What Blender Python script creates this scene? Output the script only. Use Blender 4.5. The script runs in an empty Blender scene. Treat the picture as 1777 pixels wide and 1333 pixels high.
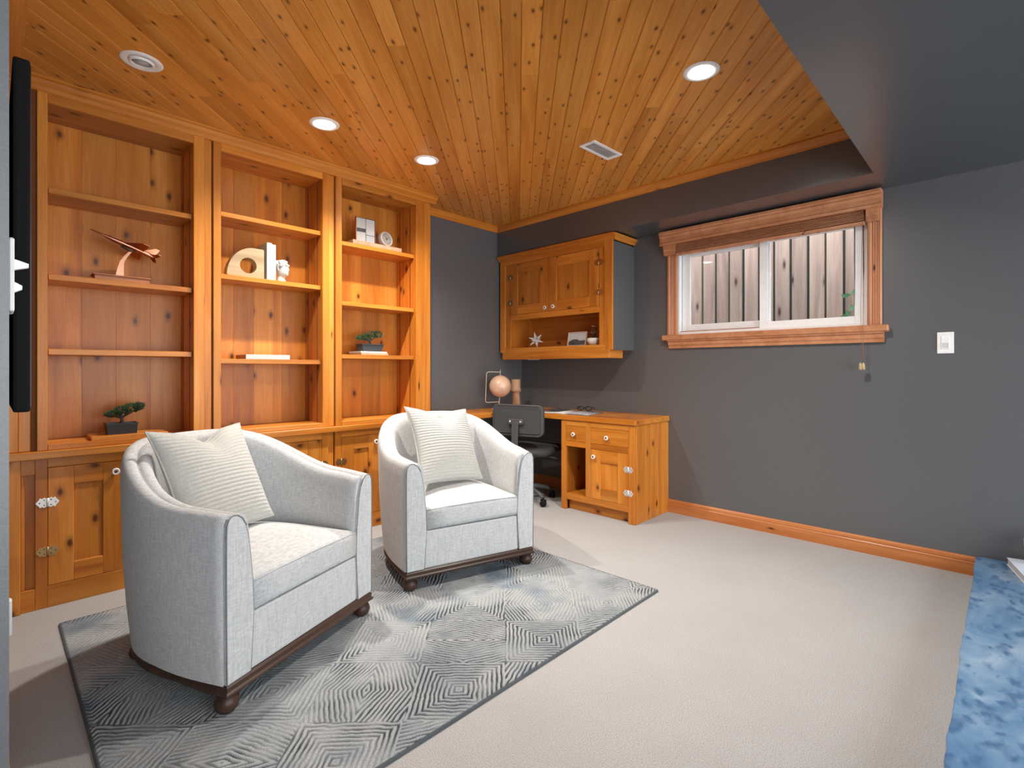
import bpy, bmesh, math, random
import numpy as np
from mathutils import Vector, Matrix, Euler
R = math.radians
random.seed(7)
SC = bpy.context.scene
COL = SC.collection

# ------------------------------------------------------------------ camera, world, light, exposure
H = 1.12
cam_d = bpy.data.cameras.new('camera'); cam = bpy.data.objects.new('camera', cam_d); COL.objects.link(cam)
cam_d.sensor_width = 36.0; cam_d.sensor_fit = 'HORIZONTAL'
cam_d.lens = 36.0 * 879.9 / 1777.0
cam_d.shift_y = -25.5 / 1777.0
cam_d.clip_start = 0.02
cam.location = (0, 0, H); cam.rotation_euler = (R(90), 0, R(44.213 - 90))
SC.camera = cam

world = bpy.data.worlds.new('daylight'); SC.world = world; world.use_nodes = True
wb = world.node_tree.nodes['Background']
wb.inputs[0].default_value = (0.92, 0.96, 1.0, 1); wb.inputs[1].default_value = 3.2

SC.view_settings.view_transform = 'Standard'; SC.view_settings.look = 'None'
SC.view_settings.gamma = 1.0; SC.view_settings.use_curve_mapping = False
SC.view_settings.exposure = 0.62
SPOT_W = 105.0           # each ceiling downlight
WARM = (1.0, 0.94, 0.85)

# ------------------------------------------------------------------ helpers
class MB:
    def __init__(s, off=(0, 0, 0)):
        s.v = []; s.f = []; s.off = Vector(off); s.sm = set()
    def add(s, vs, fs, smooth=False):
        b = len(s.v); s.v += [Vector(p) - s.off for p in vs]
        for f in fs:
            if smooth: s.sm.add(len(s.f))
            s.f.append([i + b for i in f])
        return s
    def box(s, x0, x1, y0, y1, z0, z1):
        return s.add([(x0,y0,z0),(x1,y0,z0),(x1,y1,z0),(x0,y1,z0),(x0,y0,z1),(x1,y0,z1),(x1,y1,z1),(x0,y1,z1)],
                     [(0,3,2,1),(4,5,6,7),(0,1,5,4),(1,2,6,5),(2,3,7,6),(3,0,4,7)])
    def prism(s, poly, axis, a, b, smooth=False):
        def p(q, t):
            return {'x': (t, q[0], q[1]), 'y': (q[0], t, q[1]), 'z': (q[0], q[1], t)}[axis]
        n = len(poly)
        vs = [p(q, a) for q in poly] + [p(q, b) for q in poly]
        s.add(vs, [tuple(range(n))[::-1], tuple(range(n, 2*n))])
        base = len(s.v) - 2*n
        for i in range(n):
            j = (i+1) % n
            if smooth: s.sm.add(len(s.f))
            s.f.append([base+i, base+j, base+n+j, base+n+i])
        return s
    def lathe(s, prof, c=(0,0,0), n=24, ax='z'):
        vs = []; fs = []
        m = len(prof)
        for i in range(n):
            a = 2*math.pi*i/n
            for r, h in prof:
                x, y = r*math.cos(a), r*math.sin(a)
                q = {'z': (x, y, h), 'y': (x, h, y), 'x': (h, x, y)}[ax]
                vs.append((q[0]+c[0], q[1]+c[1], q[2]+c[2]))
        for i in range(n):
            j = (i+1) % n
            for k in range(m-1):
                fs.append((i*m+k, j*m+k, j*m+k+1, i*m+k+1))
        s.add(vs, fs, True)
        base = len(s.v) - n*m
        for k in (0, m-1):
            if prof[k][0] > 1e-5: s.f.append([base+i*m+k for i in range(n)])
        return s
    def tube(s, pts, r, n=8, closed=False, rads=None):
        pts = [Vector(p) for p in pts]; m = len(pts)
        vs = []; fs = []; up = None
        for i, p in enumerate(pts):
            a = pts[(i-1) % m] if (closed or i > 0) else p
            b = pts[(i+1) % m] if (closed or i < m-1) else p
            t = (b - a).normalized()
            if up is None:
                up = t.orthogonal().normalized()
            up = (up - t*up.dot(t))
            up = up.normalized() if up.length > 1e-6 else t.orthogonal().normalized()
            sd = t.cross(up)
            rr = rads[i] if rads else r
            for k in range(n):
                an = 2*math.pi*k/n
                vs.append(p + (up*math.cos(an) + sd*math.sin(an))*rr)
        for i in range(m if closed else m-1):
            j = (i+1) % m
            for k in range(n):
                l = (k+1) % n
                fs.append((i*n+k, i*n+l, j*n+l, j*n+k))
        s.add(vs, fs, True)
        if not closed:
            base = len(s.v) - m*n
            s.f.append([base+k for k in range(n)][::-1]); s.f.append([base+(m-1)*n+k for k in range(n)])
        return s
    def sphere(s, c, r, nu=16, nv=10, sc=(1,1,1)):
        prof = [(max(1e-6, r*math.sin(math.pi*k/nv)), -r*math.cos(math.pi*k/nv)) for k in range(nv+1)]
        b = MB(); b.lathe(prof, (0,0,0), nu)
        s.add([(v.x*sc[0]+c[0], v.y*sc[1]+c[1], v.z*sc[2]+c[2]) for v in b.v], b.f[:nu*nv], True)
        return s
    def rings(s, rings, cap0=True, cap1=True, smooth=True):
        n = len(rings[0]); vs = [p for r in rings for p in r]; fs = []
        for i in range(len(rings)-1):
            for k in range(n):
                l = (k+1) % n
                fs.append((i*n+k, i*n+l, (i+1)*n+l, (i+1)*n+k))
        s.add(vs, fs, smooth)
        base = len(s.v) - len(vs)
        if cap0: s.f.append([base+k for k in range(n)][::-1])
        if cap1: s.f.append([base+(len(rings)-1)*n+k for k in range(n)])
        return s
    def xf(s, M):
        s.v = [M @ v for v in s.v]; return s
    def mesh(s, name, bevel=0.0, seg=1):
        me = bpy.data.meshes.new(name)
        bm = bmesh.new()
        vs = [bm.verts.new(v) for v in s.v]
        for i, f in enumerate(s.f):
            try: fc = bm.faces.new([vs[k] for k in f])
            except ValueError: continue
            fc.smooth = i in s.sm
        bmesh.ops.remove_doubles(bm, verts=bm.verts, dist=1e-6)
        bmesh.ops.recalc_face_normals(bm, faces=bm.faces)
        if bevel:
            es = [e for e in bm.edges if len(e.link_faces) == 2 and e.calc_face_angle(0) > R(40)]
            bmesh.ops.bevel(bm, geom=es, offset=bevel, segments=seg, profile=0.6, affect='EDGES', clamp_overlap=True)
        bm.to_mesh(me); bm.free()
        return me
    def build(s, name, mat, parent=None, bevel=0.0, seg=1, label=None, kind=None):
        return link(name, s.mesh(name, bevel, seg), mat, parent, label=label, kind=kind)

def link(name, me, mat, parent=None, loc=(0,0,0), rot=None, label=None, kind=None):
    o = bpy.data.objects.new(name, me); COL.objects.link(o)
    if mat is not None and len(me.materials) == 0: me.materials.append(mat)
    o.parent = parent; o.location = loc
    if rot: o.rotation_euler = rot
    if label: o['label'] = label
    if kind: o['kind'] = kind
    return o
def tag(o, label, cat, group=None):
    o['label'] = label; o['category'] = cat
    if group: o['group'] = group
    return o
def thing(name, label, cat, loc=(0,0,0), rotz=0.0, group=None):
    o = bpy.data.objects.new(name, None); COL.objects.link(o)
    o.empty_display_size = 0.05
    o.location = loc; o.rotation_euler = (0, 0, rotz)
    return tag(o, label, cat, group)
def struct(name, mb, mat, bevel=0.0):
    return mb.build(name, mat, None, bevel, kind='structure')

# ------------------------------------------------------------------ materials
class NT:
    def __init__(s, name):
        s.m = bpy.data.materials.new(name); s.m.use_nodes = True
        s.t = s.m.node_tree; s.b = s.t.nodes['Principled BSDF']; s.out = s.t.nodes['Material Output']
    def n(s, typ, **kw):
        nd = s.t.nodes.new(typ)
        for k, v in kw.items():
            if k.startswith('i_'):
                key = k[2:]; key = int(key) if key.isdigit() else key.replace('_', ' ')
                nd.inputs[key].default_value = v
            else: setattr(nd, k, v)
        return nd
    def l(s, a, b): s.t.links.new(a, b)
    def math(s, op, a, b=None, clamp=False):
        nd = s.t.nodes.new('ShaderNodeMath'); nd.operation = op; nd.use_clamp = clamp
        for i, q in enumerate((a, b)):
            if q is None: continue
            if isinstance(q, (int, float)): nd.inputs[i].default_value = q
            else: s.l(q, nd.inputs[i])
        return nd.outputs[0]
    def ramp(s, fac, stops, interp='LINEAR'):
        nd = s.t.nodes.new('ShaderNodeValToRGB'); cr = nd.color_ramp; cr.interpolation = interp
        while len(cr.elements) < len(stops): cr.elements.new(0.5)
        for e, (p, c) in zip(cr.elements, stops):
            e.position = p; e.color = (*c, 1) if len(c) == 3 else c
        s.l(fac, nd.inputs[0]); return nd.outputs[0]
    def mix(s, fac, a, b, typ='MIX'):
        nd = s.t.nodes.new('ShaderNodeMix'); nd.data_type = 'RGBA'; nd.blend_type = typ
        for i, q in ((0, fac), (6, a), (7, b)):
            if isinstance(q, (int, float)): nd.inputs[i].default_value = q
            elif isinstance(q, tuple): nd.inputs[i].default_value = (*q, 1) if len(q) == 3 else q
            else: s.l(q, nd.inputs[i])
        return nd.outputs[2]
    def coords(s, scale=(1,1,1), rnd=0.0, kind='Object'):
        tc = s.n('ShaderNodeTexCoord'); mp = s.n('ShaderNodeMapping')
        mp.inputs['Scale'].default_value = scale
        src = tc.outputs[kind]
        if rnd:
            oi = s.n('ShaderNodeObjectInfo')
            va = s.n('ShaderNodeVectorMath', operation='SCALE'); va.inputs[0].default_value = (rnd, rnd*1.7, rnd*0.6)
            s.l(oi.outputs['Random'], va.inputs['Scale'])
            ad = s.n('ShaderNodeVectorMath', operation='ADD')
            s.l(src, ad.inputs[0]); s.l(va.outputs[0], ad.inputs[1]); src = ad.outputs[0]
        s.l(src, mp.inputs['Vector']); return mp.outputs[0]
    def noise(s, vec, scale, detail=3, rough=0.5, dist=0.0):
        nd = s.n('ShaderNodeTexNoise', i_Scale=scale, i_Detail=detail, i_Roughness=rough, i_Distortion=dist)
        s.l(vec, nd.inputs['Vector']); return nd.outputs[0]
    def bump(s, h, strength=0.2, dist=0.002):
        nd = s.n('ShaderNodeBump', i_Strength=strength, i_Distance=dist)
        s.l(h, nd.inputs['Height']); s.l(nd.outputs[0], s.b.inputs['Normal'])
def lin(r, g, b):
    f = lambda c: ((c/255+0.055)/1.055)**2.4 if c > 10 else c/255/12.92
    return (f(r), f(g), f(b))
def plain(name, col, rough=0.5, metal=0.0, spec=0.5, var=0.0, vs=30, bump=0.0, coat=0.0):
    t = NT(name); b = t.b
    b.inputs['Roughness'].default_value = rough; b.inputs['Metallic'].default_value = metal
    b.inputs['Specular IOR Level'].default_value = spec
    b.inputs['Coat Weight'].default_value = coat
    v = t.coords()
    nz = t.noise(v, vs, 3)
    k = max(var, 0.03)
    t.l(t.ramp(nz, [(0.3, tuple(c*(1-k) for c in col)), (0.7, tuple(min(1, c*(1+k)) for c in col))]), b.inputs['Base Color'])
    if bump: t.bump(t.noise(v, vs*3, 3), bump, 0.002)
    return t.m
def wood(name, light, mid, dark, axis='x', knots=(4.5, 13), kn_amt=0.15, rough=0.34, rnd=40.0, tone=0.18, coat=0.08, chance=0.4):
    t = NT(name); b = t.b
    ai = 'xyz'.index(axis)
    def sc(al, ac): return tuple(al if i == ai else ac for i in range(3))
    g = t.noise(t.coords(sc(0.9, 11), rnd), 1.0, 4, 0.55, 0.6)
    fine = t.noise(t.coords(sc(5, 150), rnd), 1.0, 2, 0.6)
    base = t.ramp(g, [(0.25, dark), (0.47, mid), (0.75, light)])
    base = t.mix(t.ramp(fine, [(0.35, (0,0,0)), (0.65, (0.32,)*3)]), base, tuple(c*0.62 for c in mid))
    oi = t.n('ShaderNodeObjectInfo')
    hs = t.n('ShaderNodeHueSaturation')
    t.l(t.math('ADD', t.math('MULTIPLY', oi.outputs['Random'], 2*tone), 1-tone), hs.inputs['Value'])
    t.l(base, hs.inputs['Color']); base = hs.outputs[0]
    # knots: cells over (along the grain, across the face)
    vo = t.n('ShaderNodeTexVoronoi', i_Scale=1.0); vo.feature = 'F1'; vo.voronoi_dimensions = '2D'
    sp = t.n('ShaderNodeSeparateXYZ'); t.l(t.coords((1, 1, 1), rnd*1.3), sp.inputs[0])
    ac = t.math('ADD', sp.outputs[(ai+1) % 3], sp.outputs[(ai+2) % 3])
    cb = t.n('ShaderNodeCombineXYZ')
    t.l(t.math('MULTIPLY', sp.outputs[ai], knots[0]), cb.inputs[0]); t.l(t.math('MULTIPLY', ac, knots[1]), cb.inputs[1])
    kv = cb.outputs[0]
    wob = t.n('ShaderNodeTexNoise', i_Scale=3.5); t.l(kv, wob.inputs['Vector'])
    t.l(kv, vo.inputs['Vector'])
    d = t.math('ADD', vo.outputs['Distance'], t.math('MULTIPLY', t.math('SUBTRACT', wob.outputs[0], 0.5), 0.10))
    sx = t.n('ShaderNodeSeparateColor'); t.l(vo.outputs['Color'], sx.inputs[0])
    d = t.math('ADD', d, t.math('MULTIPLY', t.math('GREATER_THAN', sx.outputs[0], chance), 2.0))
    km = t.ramp(d, [(0.0, (1,)*3), (kn_amt*0.55, (0.9,)*3), (kn_amt, (0.35,)*3), (kn_amt*2.0, (0,)*3)])
    base = t.mix(km, base, tuple(c*0.16 for c in (mid[0], mid[1]*0.7, mid[2]*0.6)))
    t.l(base, b.inputs['Base Color'])
    b.inputs['Roughness'].default_value = rough; b.inputs['Specular IOR Level'].default_value = 0.32
    b.inputs['Coat Weight'].default_value = coat; b.inputs['Coat Roughness'].default_value = 0.25
    t.bump(fine, 0.08, 0.001)
    return t.m
def fabric(name, col, dark, s1=420, var=0.1, bump=0.35):
    t = NT(name); b = t.b
    v1 = t.coords((45, 45, s1)); v2 = t.coords((s1*0.6, s1*0.6, 22))
    a = t.noise(v1, 1.0, 3, 0.6); c = t.noise(v2, 1.0, 3, 0.6)
    h = t.math('ADD', t.math('MULTIPLY', a, 0.55), t.math('MULTIPLY', c, 0.45))
    t.l(t.ramp(h, [(0.36, dark), (0.60, col)]), b.inputs['Base Color'])
    b.inputs['Roughness'].default_value = 0.95; b.inputs['Specular IOR Level'].default_value = 0.15
    b.inputs['Sheen Weight'].default_value = 0.25
    t.bump(h, bump, 0.002)
    return t.m
def emit(name, col, st):
    t = NT(name); b = t.b
    b.inputs['Base Color'].default_value = (*col, 1); b.inputs['Emission Color'].default_value = (*col, 1)
    b.inputs['Emission Strength'].default_value = st
    return t.m

M = {}
PL, PM, PD = lin(222, 150, 66), lin(200, 122, 42), lin(162, 88, 25)
for ax in 'xyz':
    M['pine_'+ax] = wood('honey_pine_'+ax, PL, PM, PD, ax, knots=(4.2, 7.5), kn_amt=0.10, chance=0.42)
    M['plain_pine_'+ax] = wood('clear_pine_'+ax, PL, PM, PD, ax, knots=(2.0, 9.0), kn_amt=0.05, tone=0.1, chance=0.2)
M['ceiling_pine'] = wood('ceiling_pine', lin(234,168,88), lin(218,146,64), lin(188,114,42), 'x', knots=(6.5, 14), kn_amt=0.085, chance=0.6, rough=0.38, tone=0.13)
M['trim_wood'] = wood('window_trim_wood', lin(218,158,118), lin(200,136,96), lin(172,108,72), 'x', knots=(1.5,5), kn_amt=0.02, tone=0.08)
M['trim_wood_z'] = wood('window_casing_wood', lin(218,158,118), lin(200,136,96), lin(172,108,72), 'z', knots=(1.5,5), kn_amt=0.02, tone=0.08)
M['trim_wood_y'] = wood('baseboard_wood', lin(208,138,84), lin(190,116,64), lin(160,90,44), 'y', knots=(1.5,5), kn_amt=0.03, tone=0.08)
M['desk_top'] = wood('desk_top_wood', lin(206,128,62), lin(186,106,46), lin(152,78,30), 'x', knots=(2.5,6), kn_amt=0.05)
M['pale_wood'] = wood('pale_wood', lin(198,178,144), lin(184,160,124), lin(160,134,98), 'x', knots=(1,3), kn_amt=0.01, rough=0.6, coat=0)
M['pink_wood'] = wood('bleached_wood', lin(206,170,140), lin(194,154,122), lin(172,130,98), 'z', knots=(1,3), kn_amt=0.01, rough=0.6, coat=0)
M['tan_wood'] = wood('tan_wood', lin(196,140,104), lin(180,122,86), lin(150,96,64), 'x', knots=(1,3), kn_amt=0.01, rough=0.5, coat=0)
M['dark_wood'] = wood('walnut_stain', lin(86,62,50), lin(66,46,38), lin(44,30,26), 'x', knots=(1,3), kn_amt=0.01, rough=0.4)
M['fence_wood'] = wood('weathered_cedar', lin(204,184,172), lin(178,156,145), lin(142,122,114), 'z', knots=(2.2,7), kn_amt=0.08, rough=0.9, coat=0, tone=0.16)

def wall_mat(c, ro, sp, coat=0.0):
    t = NT('charcoal_paint'); b = t.b
    b.inputs['Coat Weight'].default_value = coat; b.inputs['Coat Roughness'].default_value = 0.3
    v = t.coords()
    n = t.noise(v, 220, 2, 0.6)
    t.l(t.ramp(n, [(0.3, tuple(q*0.9 for q in c)), (0.7, tuple(q*1.1 for q in c))]), b.inputs['Base Color'])
    b.inputs['Roughness'].default_value = ro; b.inputs['Specular IOR Level'].default_value = sp
    t.bump(n, 0.12, 0.002)
    return t.m
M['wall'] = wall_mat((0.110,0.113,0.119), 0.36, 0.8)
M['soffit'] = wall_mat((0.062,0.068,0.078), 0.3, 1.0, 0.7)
def carpet_mat():
    t = NT('beige_carpet'); b = t.b
    v = t.coords()
    f = t.noise(v, 260, 3, 0.7); w = t.noise(v, 3.0, 3, 0.6)
    c = t.ramp(f, [(0.3, lin(142,141,141)), (0.5, lin(178,176,176)), (0.72, lin(203,200,200))])
    c = t.mix(t.ramp(w, [(0.35, (0,0,0)), (0.7, (0.25,)*3)]), c, lin(162,158,157))
    t.l(c, b.inputs['Base Color']); b.inputs['Roughness'].default_value = 1.0
    b.inputs['Specular IOR Level'].default_value = 0.1; b.inputs['Sheen Weight'].default_value = 0.15
    t.bump(f, 0.6, 0.006)
    return t.m
M['carpet'] = carpet_mat()
def rug_mat():
    t = NT('carved_rug_pile'); b = t.b
    at = t.n('ShaderNodeAttribute', attribute_name='yarn')
    v = t.coords()
    big = t.noise(v, 2.2, 3, 0.6); fz = t.noise(v, 180, 2, 0.6)
    light = t.ramp(big, [(0.35, lin(146,153,159)), (0.55, lin(172,176,178)), (0.7, lin(114,131,146))])
    c = t.mix(at.outputs['Fac'], light, lin(46,53,60))
    c = t.mix(t.ramp(fz, [(0.35, (0.3,)*3), (0.65, (0,)*3)]), c, lin(90,92,94))
    t.l(c, b.inputs['Base Color']); b.inputs['Roughness'].default_value = 1.0
    b.inputs['Specular IOR Level'].default_value = 0.1; b.inputs['Sheen Weight'].default_value = 0.2
    t.bump(fz, 0.5, 0.004)
    return t.m
M['rug'] = rug_mat()
def stone_mat():
    t = NT('polished_blue_stone'); b = t.b
    v = t.coords((9, 17, 12))
    n1 = t.noise(v, 0.35, 4, 0.6, 0.8)
    vo = t.n('ShaderNodeTexVoronoi', i_Scale=1.6); vo.feature = 'SMOOTH_F1'
    wv = t.n('ShaderNodeTexNoise', i_Scale=1.4, i_Detail=3)
    t.l(v, wv.inputs['Vector']); ad = t.n('ShaderNodeVectorMath', operation='ADD')
    t.l(v, ad.inputs[0]); t.l(wv.outputs[1], ad.inputs[1]); t.l(ad.outputs[0], vo.inputs['Vector'])
    c = t.ramp(n1, [(0.32, lin(82,120,160)), (0.52, lin(112,146,180)), (0.7, lin(150,174,198))])
    sp = t.ramp(vo.outputs['Distance'], [(0.14, (0.8,)*3), (0.40, (0,)*3)])
    c = t.mix(sp, c, lin(62,98,140))
    t.l(c, b.inputs['Base Color']); b.inputs['Roughness'].default_value = 0.22
    return t.m
M['stone'] = stone_mat()
M['linen'] = fabric('grey_linen', lin(202,203,203), lin(170,172,175))
M['pillow'] = fabric('ivory_ribbed_cotton', lin(188,187,182), lin(166,165,160), 600, bump=0.15)
M['piping'] = plain('dark_grey_piping', lin(120,122,124), 0.9)
M['white'] = plain('white_enamel', lin(246,246,245), 0.35)
M['vinyl'] = plain('white_vinyl', lin(246,248,250), 0.3)
M['black'] = plain('matt_black_plastic', (0.006,0.006,0.007), 0.75, spec=0.2)
M['chair_black'] = plain('black_fabric', (0.055,0.056,0.058), 0.9, var=0.35, vs=300, bump=0.3)
M['chair_plastic'] = plain('black_plastic', (0.075,0.078,0.082), 0.45)
M['chrome'] = plain('chrome', (0.86,0.85,0.82), 0.32, 0.55)
M['brass'] = plain('aged_brass', lin(190,160,110), 0.35, 1.0)
M['rose'] = plain('copper_metal', lin(196,140,112), 0.28, 1.0)
M['cream_metal'] = plain('cream_metal', lin(196,180,164), 0.4)
M['ceramic'] = plain('white_ceramic', lin(236,234,230), 0.25)
M['dark_center'] = plain('dark_knob_center', lin(96,66,44), 0.4)
M['groove'] = plain('brown_wood_groove_shade', lin(116,62,24), 0.8)  # groove shade put into the colour; also serves wedges, standards and carcass
M['paper'] = plain('white_paper', lin(198,197,194), 0.8)
M['grey_paper'] = plain('grey_print', lin(150,150,156), 0.6, var=0.3, vs=14)
M['dark_print'] = plain('dark_print', lin(70,68,72), 0.5, var=0.4, vs=20)
M['plaster'] = plain('white_plaster', lin(200,197,192), 0.7, bump=0.1)
M['globe'] = plain('peach_globe_map', lin(226,186,158), 0.3, var=0.12, vs=14, coat=0.4)
M['green'] = plain('dark_green_needles', lin(38,66,38), 0.7, var=0.4, vs=60)
M['green2'] = plain('bright_green_needles', lin(34,84,54), 0.7, var=0.4, vs=60)
M['leaf'] = plain('vine_leaf', lin(96,150,110), 0.6, var=0.3)
M['trunk'] = plain('bark', lin(70,52,42), 0.9, var=0.3)
M['pot'] = plain('black_pot', lin(30,28,28), 0.4)
M['pot2'] = plain('slate_pot', lin(52,56,60), 0.5)
M['soil'] = plain('soil', lin(50,40,34), 1.0, var=0.4, vs=200)
M['ground'] = plain('gravel', lin(130,122,110), 1.0, var=0.3, vs=60)
M['lens_off'] = plain('frosted_lens', lin(190,196,204), 0.2)
M['lamp_on'] = emit('lit_lens', (1.0, 0.95, 0.86), 14.0)
M['photo'] = plain('grey_photo', lin(184,186,188), 0.4, var=0.1, vs=8)
M['blossom'] = plain('pink_blossom', lin(206,160,140), 0.8, var=0.2)
M['blue_white'] = plain('pale_blue_cover', lin(214,226,240), 0.5)
def glass_mat():
    t = NT('window_glass')
    tr = t.n('ShaderNodeBsdfTransparent'); gl = t.n('ShaderNodeBsdfGlossy'); gl.inputs['Roughness'].default_value = 0.02
    fr = t.n('ShaderNodeFresnel', i_IOR=1.45); mx = t.n('ShaderNodeMixShader')
    t.l(t.math('MULTIPLY', fr.outputs[0], 0.7), mx.inputs[0]); t.l(tr.outputs[0], mx.inputs[1]); t.l(gl.outputs[0], mx.inputs[2])
    t.l(mx.outputs[0], t.out.inputs['Surface'])
    return t.m
M['glass'] = glass_mat()

# ------------------------------------------------------------------ setting
XW, YA, XS, ZS, YS, CEIL = 3.726, 3.49, 3.386, 2.20, 0.520, 2.475
XL, YJ = 0.020, 1.12
struct('floor', MB().box(-1.6, XW+0.12, -2.6, YA+0.12, -0.06, 0.0), M['carpet'])
struct('wall_back', MB().box(XL-0.12, XW+0.12, YA, YA+0.12, 0, CEIL), M['wall'])
WY0, WY1, WZ0, WZ1 = 0.60, 1.845, 1.385, 2.07
wr = MB()
wr.box(XW, XW+0.14, -2.6, YA, 0, WZ0).box(XW, XW+0.14, -2.6, YA, WZ1, CEIL)
wr.box(XW, XW+0.14, -2.6, WY0, WZ0, WZ1).box(XW, XW+0.14, WY1, YA, WZ0, WZ1)
struct('wall_right', wr, M['wall'])
struct('wall_left', MB().box(XL-0.14, XL, YJ, YA, 0, CEIL), M['wall'])
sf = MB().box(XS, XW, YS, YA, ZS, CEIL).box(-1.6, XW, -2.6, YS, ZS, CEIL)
struct('wall_fill_blocker', MB().box(-1.72, -1.6, -2.6, YJ, 0, CEIL).box(-1.72, XL-0.14, YJ, YJ+0.12, 0, CEIL), M['wall'])  # unseen wall, added to cut the fill light entering from the left
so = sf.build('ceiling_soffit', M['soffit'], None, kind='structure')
ceil_o = struct('ceiling', MB().box(-1.6, XW+0.12, YS-0.1, YA+0.12, CEIL+0.016, CEIL+0.08), M['ceiling_pine'])
# diagonal ceiling boards
DA = R(43.53); du = Vector((math.cos(DA), math.sin(DA), 0)); dn = Vector((math.sin(DA), -math.cos(DA), 0))
PITCH = 0.0805
fwv = Vector((math.cos(R(44.213)), math.sin(R(44.213)), 0)); rtv = Vector((math.sin(R(44.213)), -math.cos(R(44.213)), 0))
seam = (fwv*1.860 + rtv*0.0347).dot(dn)
rx0, rx1, ry0, ry1 = XL-0.03, XS+0.04, YS-0.04, YA+0.02
def clip_range(w):
    lo, hi = -9, 9
    for c0, c1, a, d in ((rx0, rx1, dn.x*w, du.x), (ry0, ry1, dn.y*w, du.y)):
        t0, t1 = sorted(((c0-a)/d, (c1-a)/d)); lo, hi = max(lo, t0), min(hi, t1)
    return lo, hi
k = -45
for k in range(-40, 42):
    w0 = seam + k*PITCH; w1 = w0 + PITCH
    r = [clip_range(w) for w in (w0, (w0+w1)/2, w1)]
    r = [q for q in r if q[1] > q[0]]
    if not r: continue
    lo, hi = min(q[0] for q in r), max(q[1] for q in r)
    if hi - lo < 0.05: continue
    cuts = [lo]
    if hi - lo > 1.6 and random.random() < 0.6: cuts.append(lo + (hi-lo)*random.uniform(0.25, 0.75))
    cuts.append(hi)
    for a, b in zip(cuts[:-1], cuts[1:]):
        hw = PITCH/2 - 0.0004; c = 0.0035
        L = (b - a)/2 - 0.0006
        poly = [(-hw, 0.016), (-hw, 0.004), (-hw+c, 0.0), (hw-c, 0.0), (hw, 0.004), (hw, 0.016)]
        o = MB().prism(poly, 'x', -L, L).build('ceiling_board', M['ceiling_pine'], ceil_o)
        p = du*((a+b)/2) + dn*((w0+w1)/2)
        o.location = (p.x, p.y, CEIL); o.rotation_euler = (0, 0, DA)
# ceiling trims
def trim(n, poly, axis, a, b, mat):
    return struct('trim_%d' % n, MB().prism(poly, axis, a, b), mat)
def cove(s, w=0.042, h=0.052):   # (distance from wall, z) outline, wall on the right (s=-1: towards minus)
    return [(0, CEIL), (0, CEIL-h), (s*0.010, CEIL-h), (s*0.014, CEIL-h+0.010), (s*0.024, CEIL-h+0.022), (s*(w-0.008), CEIL-0.014), (s*w, CEIL-0.010), (s*w, CEIL)]
trim(1, [(YA+a, z) for a, z in cove(-1)], 'x', 2.36, XS, M['plain_pine_x'])
trim(2, [(XS+a, z) for a, z in cove(-1)], 'y', YS, YA, M['plain_pine_y'])
trim(3, [(XL+a, z) for a, z in cove(1, 0.075, 0.06)], 'y', YJ, 3.2, M['plain_pine_y'])
# baseboards
bb = [(0,0),(-0.015,0),(-0.015,0.068),(-0.012,0.072),(-0.014,0.078),(-0.011,0.090),(-0.006,0.099),(0,0.101)]
struct('baseboard_right', MB().prism([(XW+a, z) for a, z in bb], 'y', 0.10, YA, ), M['trim_wood_y'])
struct('baseboard_back', MB().prism([(YA+a, z) for a, z in bb], 'x', 2.40, XW, ), M['plain_pine_x'])
struct('baseboard_left', MB().prism([(XL-a, z) for a, z in bb], 'y', YJ, 3.18), M['pale_wood'])

# ------------------------------------------------------------------ window
win = bpy.data.objects.new('window_1', None); COL.objects.link(win); win['kind'] = 'structure'
win.location = (XW, 1.22, 1.39); WO = (XW, 1.22, 1.39)
def wbox(name, mat, *bx, parent=win, bevel=0.002):
    m = MB(WO)
    for b in bx: m.box(*b)
    return m.build(name, mat, parent, bevel)
def rectframe(m, x0, x1, y0, y1, z0, z1, w):
    m.box(x0, x1, y0, y0+w, z0, z1).box(x0, x1, y1-w, y1, z0, z1).box(x0, x1, y0+w, y1-w, z0, z0+w).box(x0, x1, y0+w, y1-w, z1-w, z1)
m = MB(WO); rectframe(m, XW+0.012, XW+0.10, WY0+0.003, WY1-0.003, WZ0+0.002, WZ1-0.003, 0.022); m.build('window_frame', M['vinyl'], win, 0.003)
def sash(x0, y0, y1, z0, z1, w, nm):
    m = MB(WO); rectframe(m, x0, x0+0.03, y0, y1, z0, z1, w); so_ = m.build(nm, M['vinyl'], win, 0.003)
    wbox('pane', M['glass'], (x0+0.013, x0+0.017, y0+w-0.004, y1-w+0.004, z0+w-0.004, z1-w+0.004), parent=so_, bevel=0)
    return so_
sash(XW+0.055, 1.175, WY1-0.03, WZ0+0.022, WZ1-0.022, 0.058, 'sliding_sash')
sash(XW+0.020, WY0+0.022, 1.232, WZ0+0.016, WZ1-0.018, 0.05, 'fixed_sash')
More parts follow.
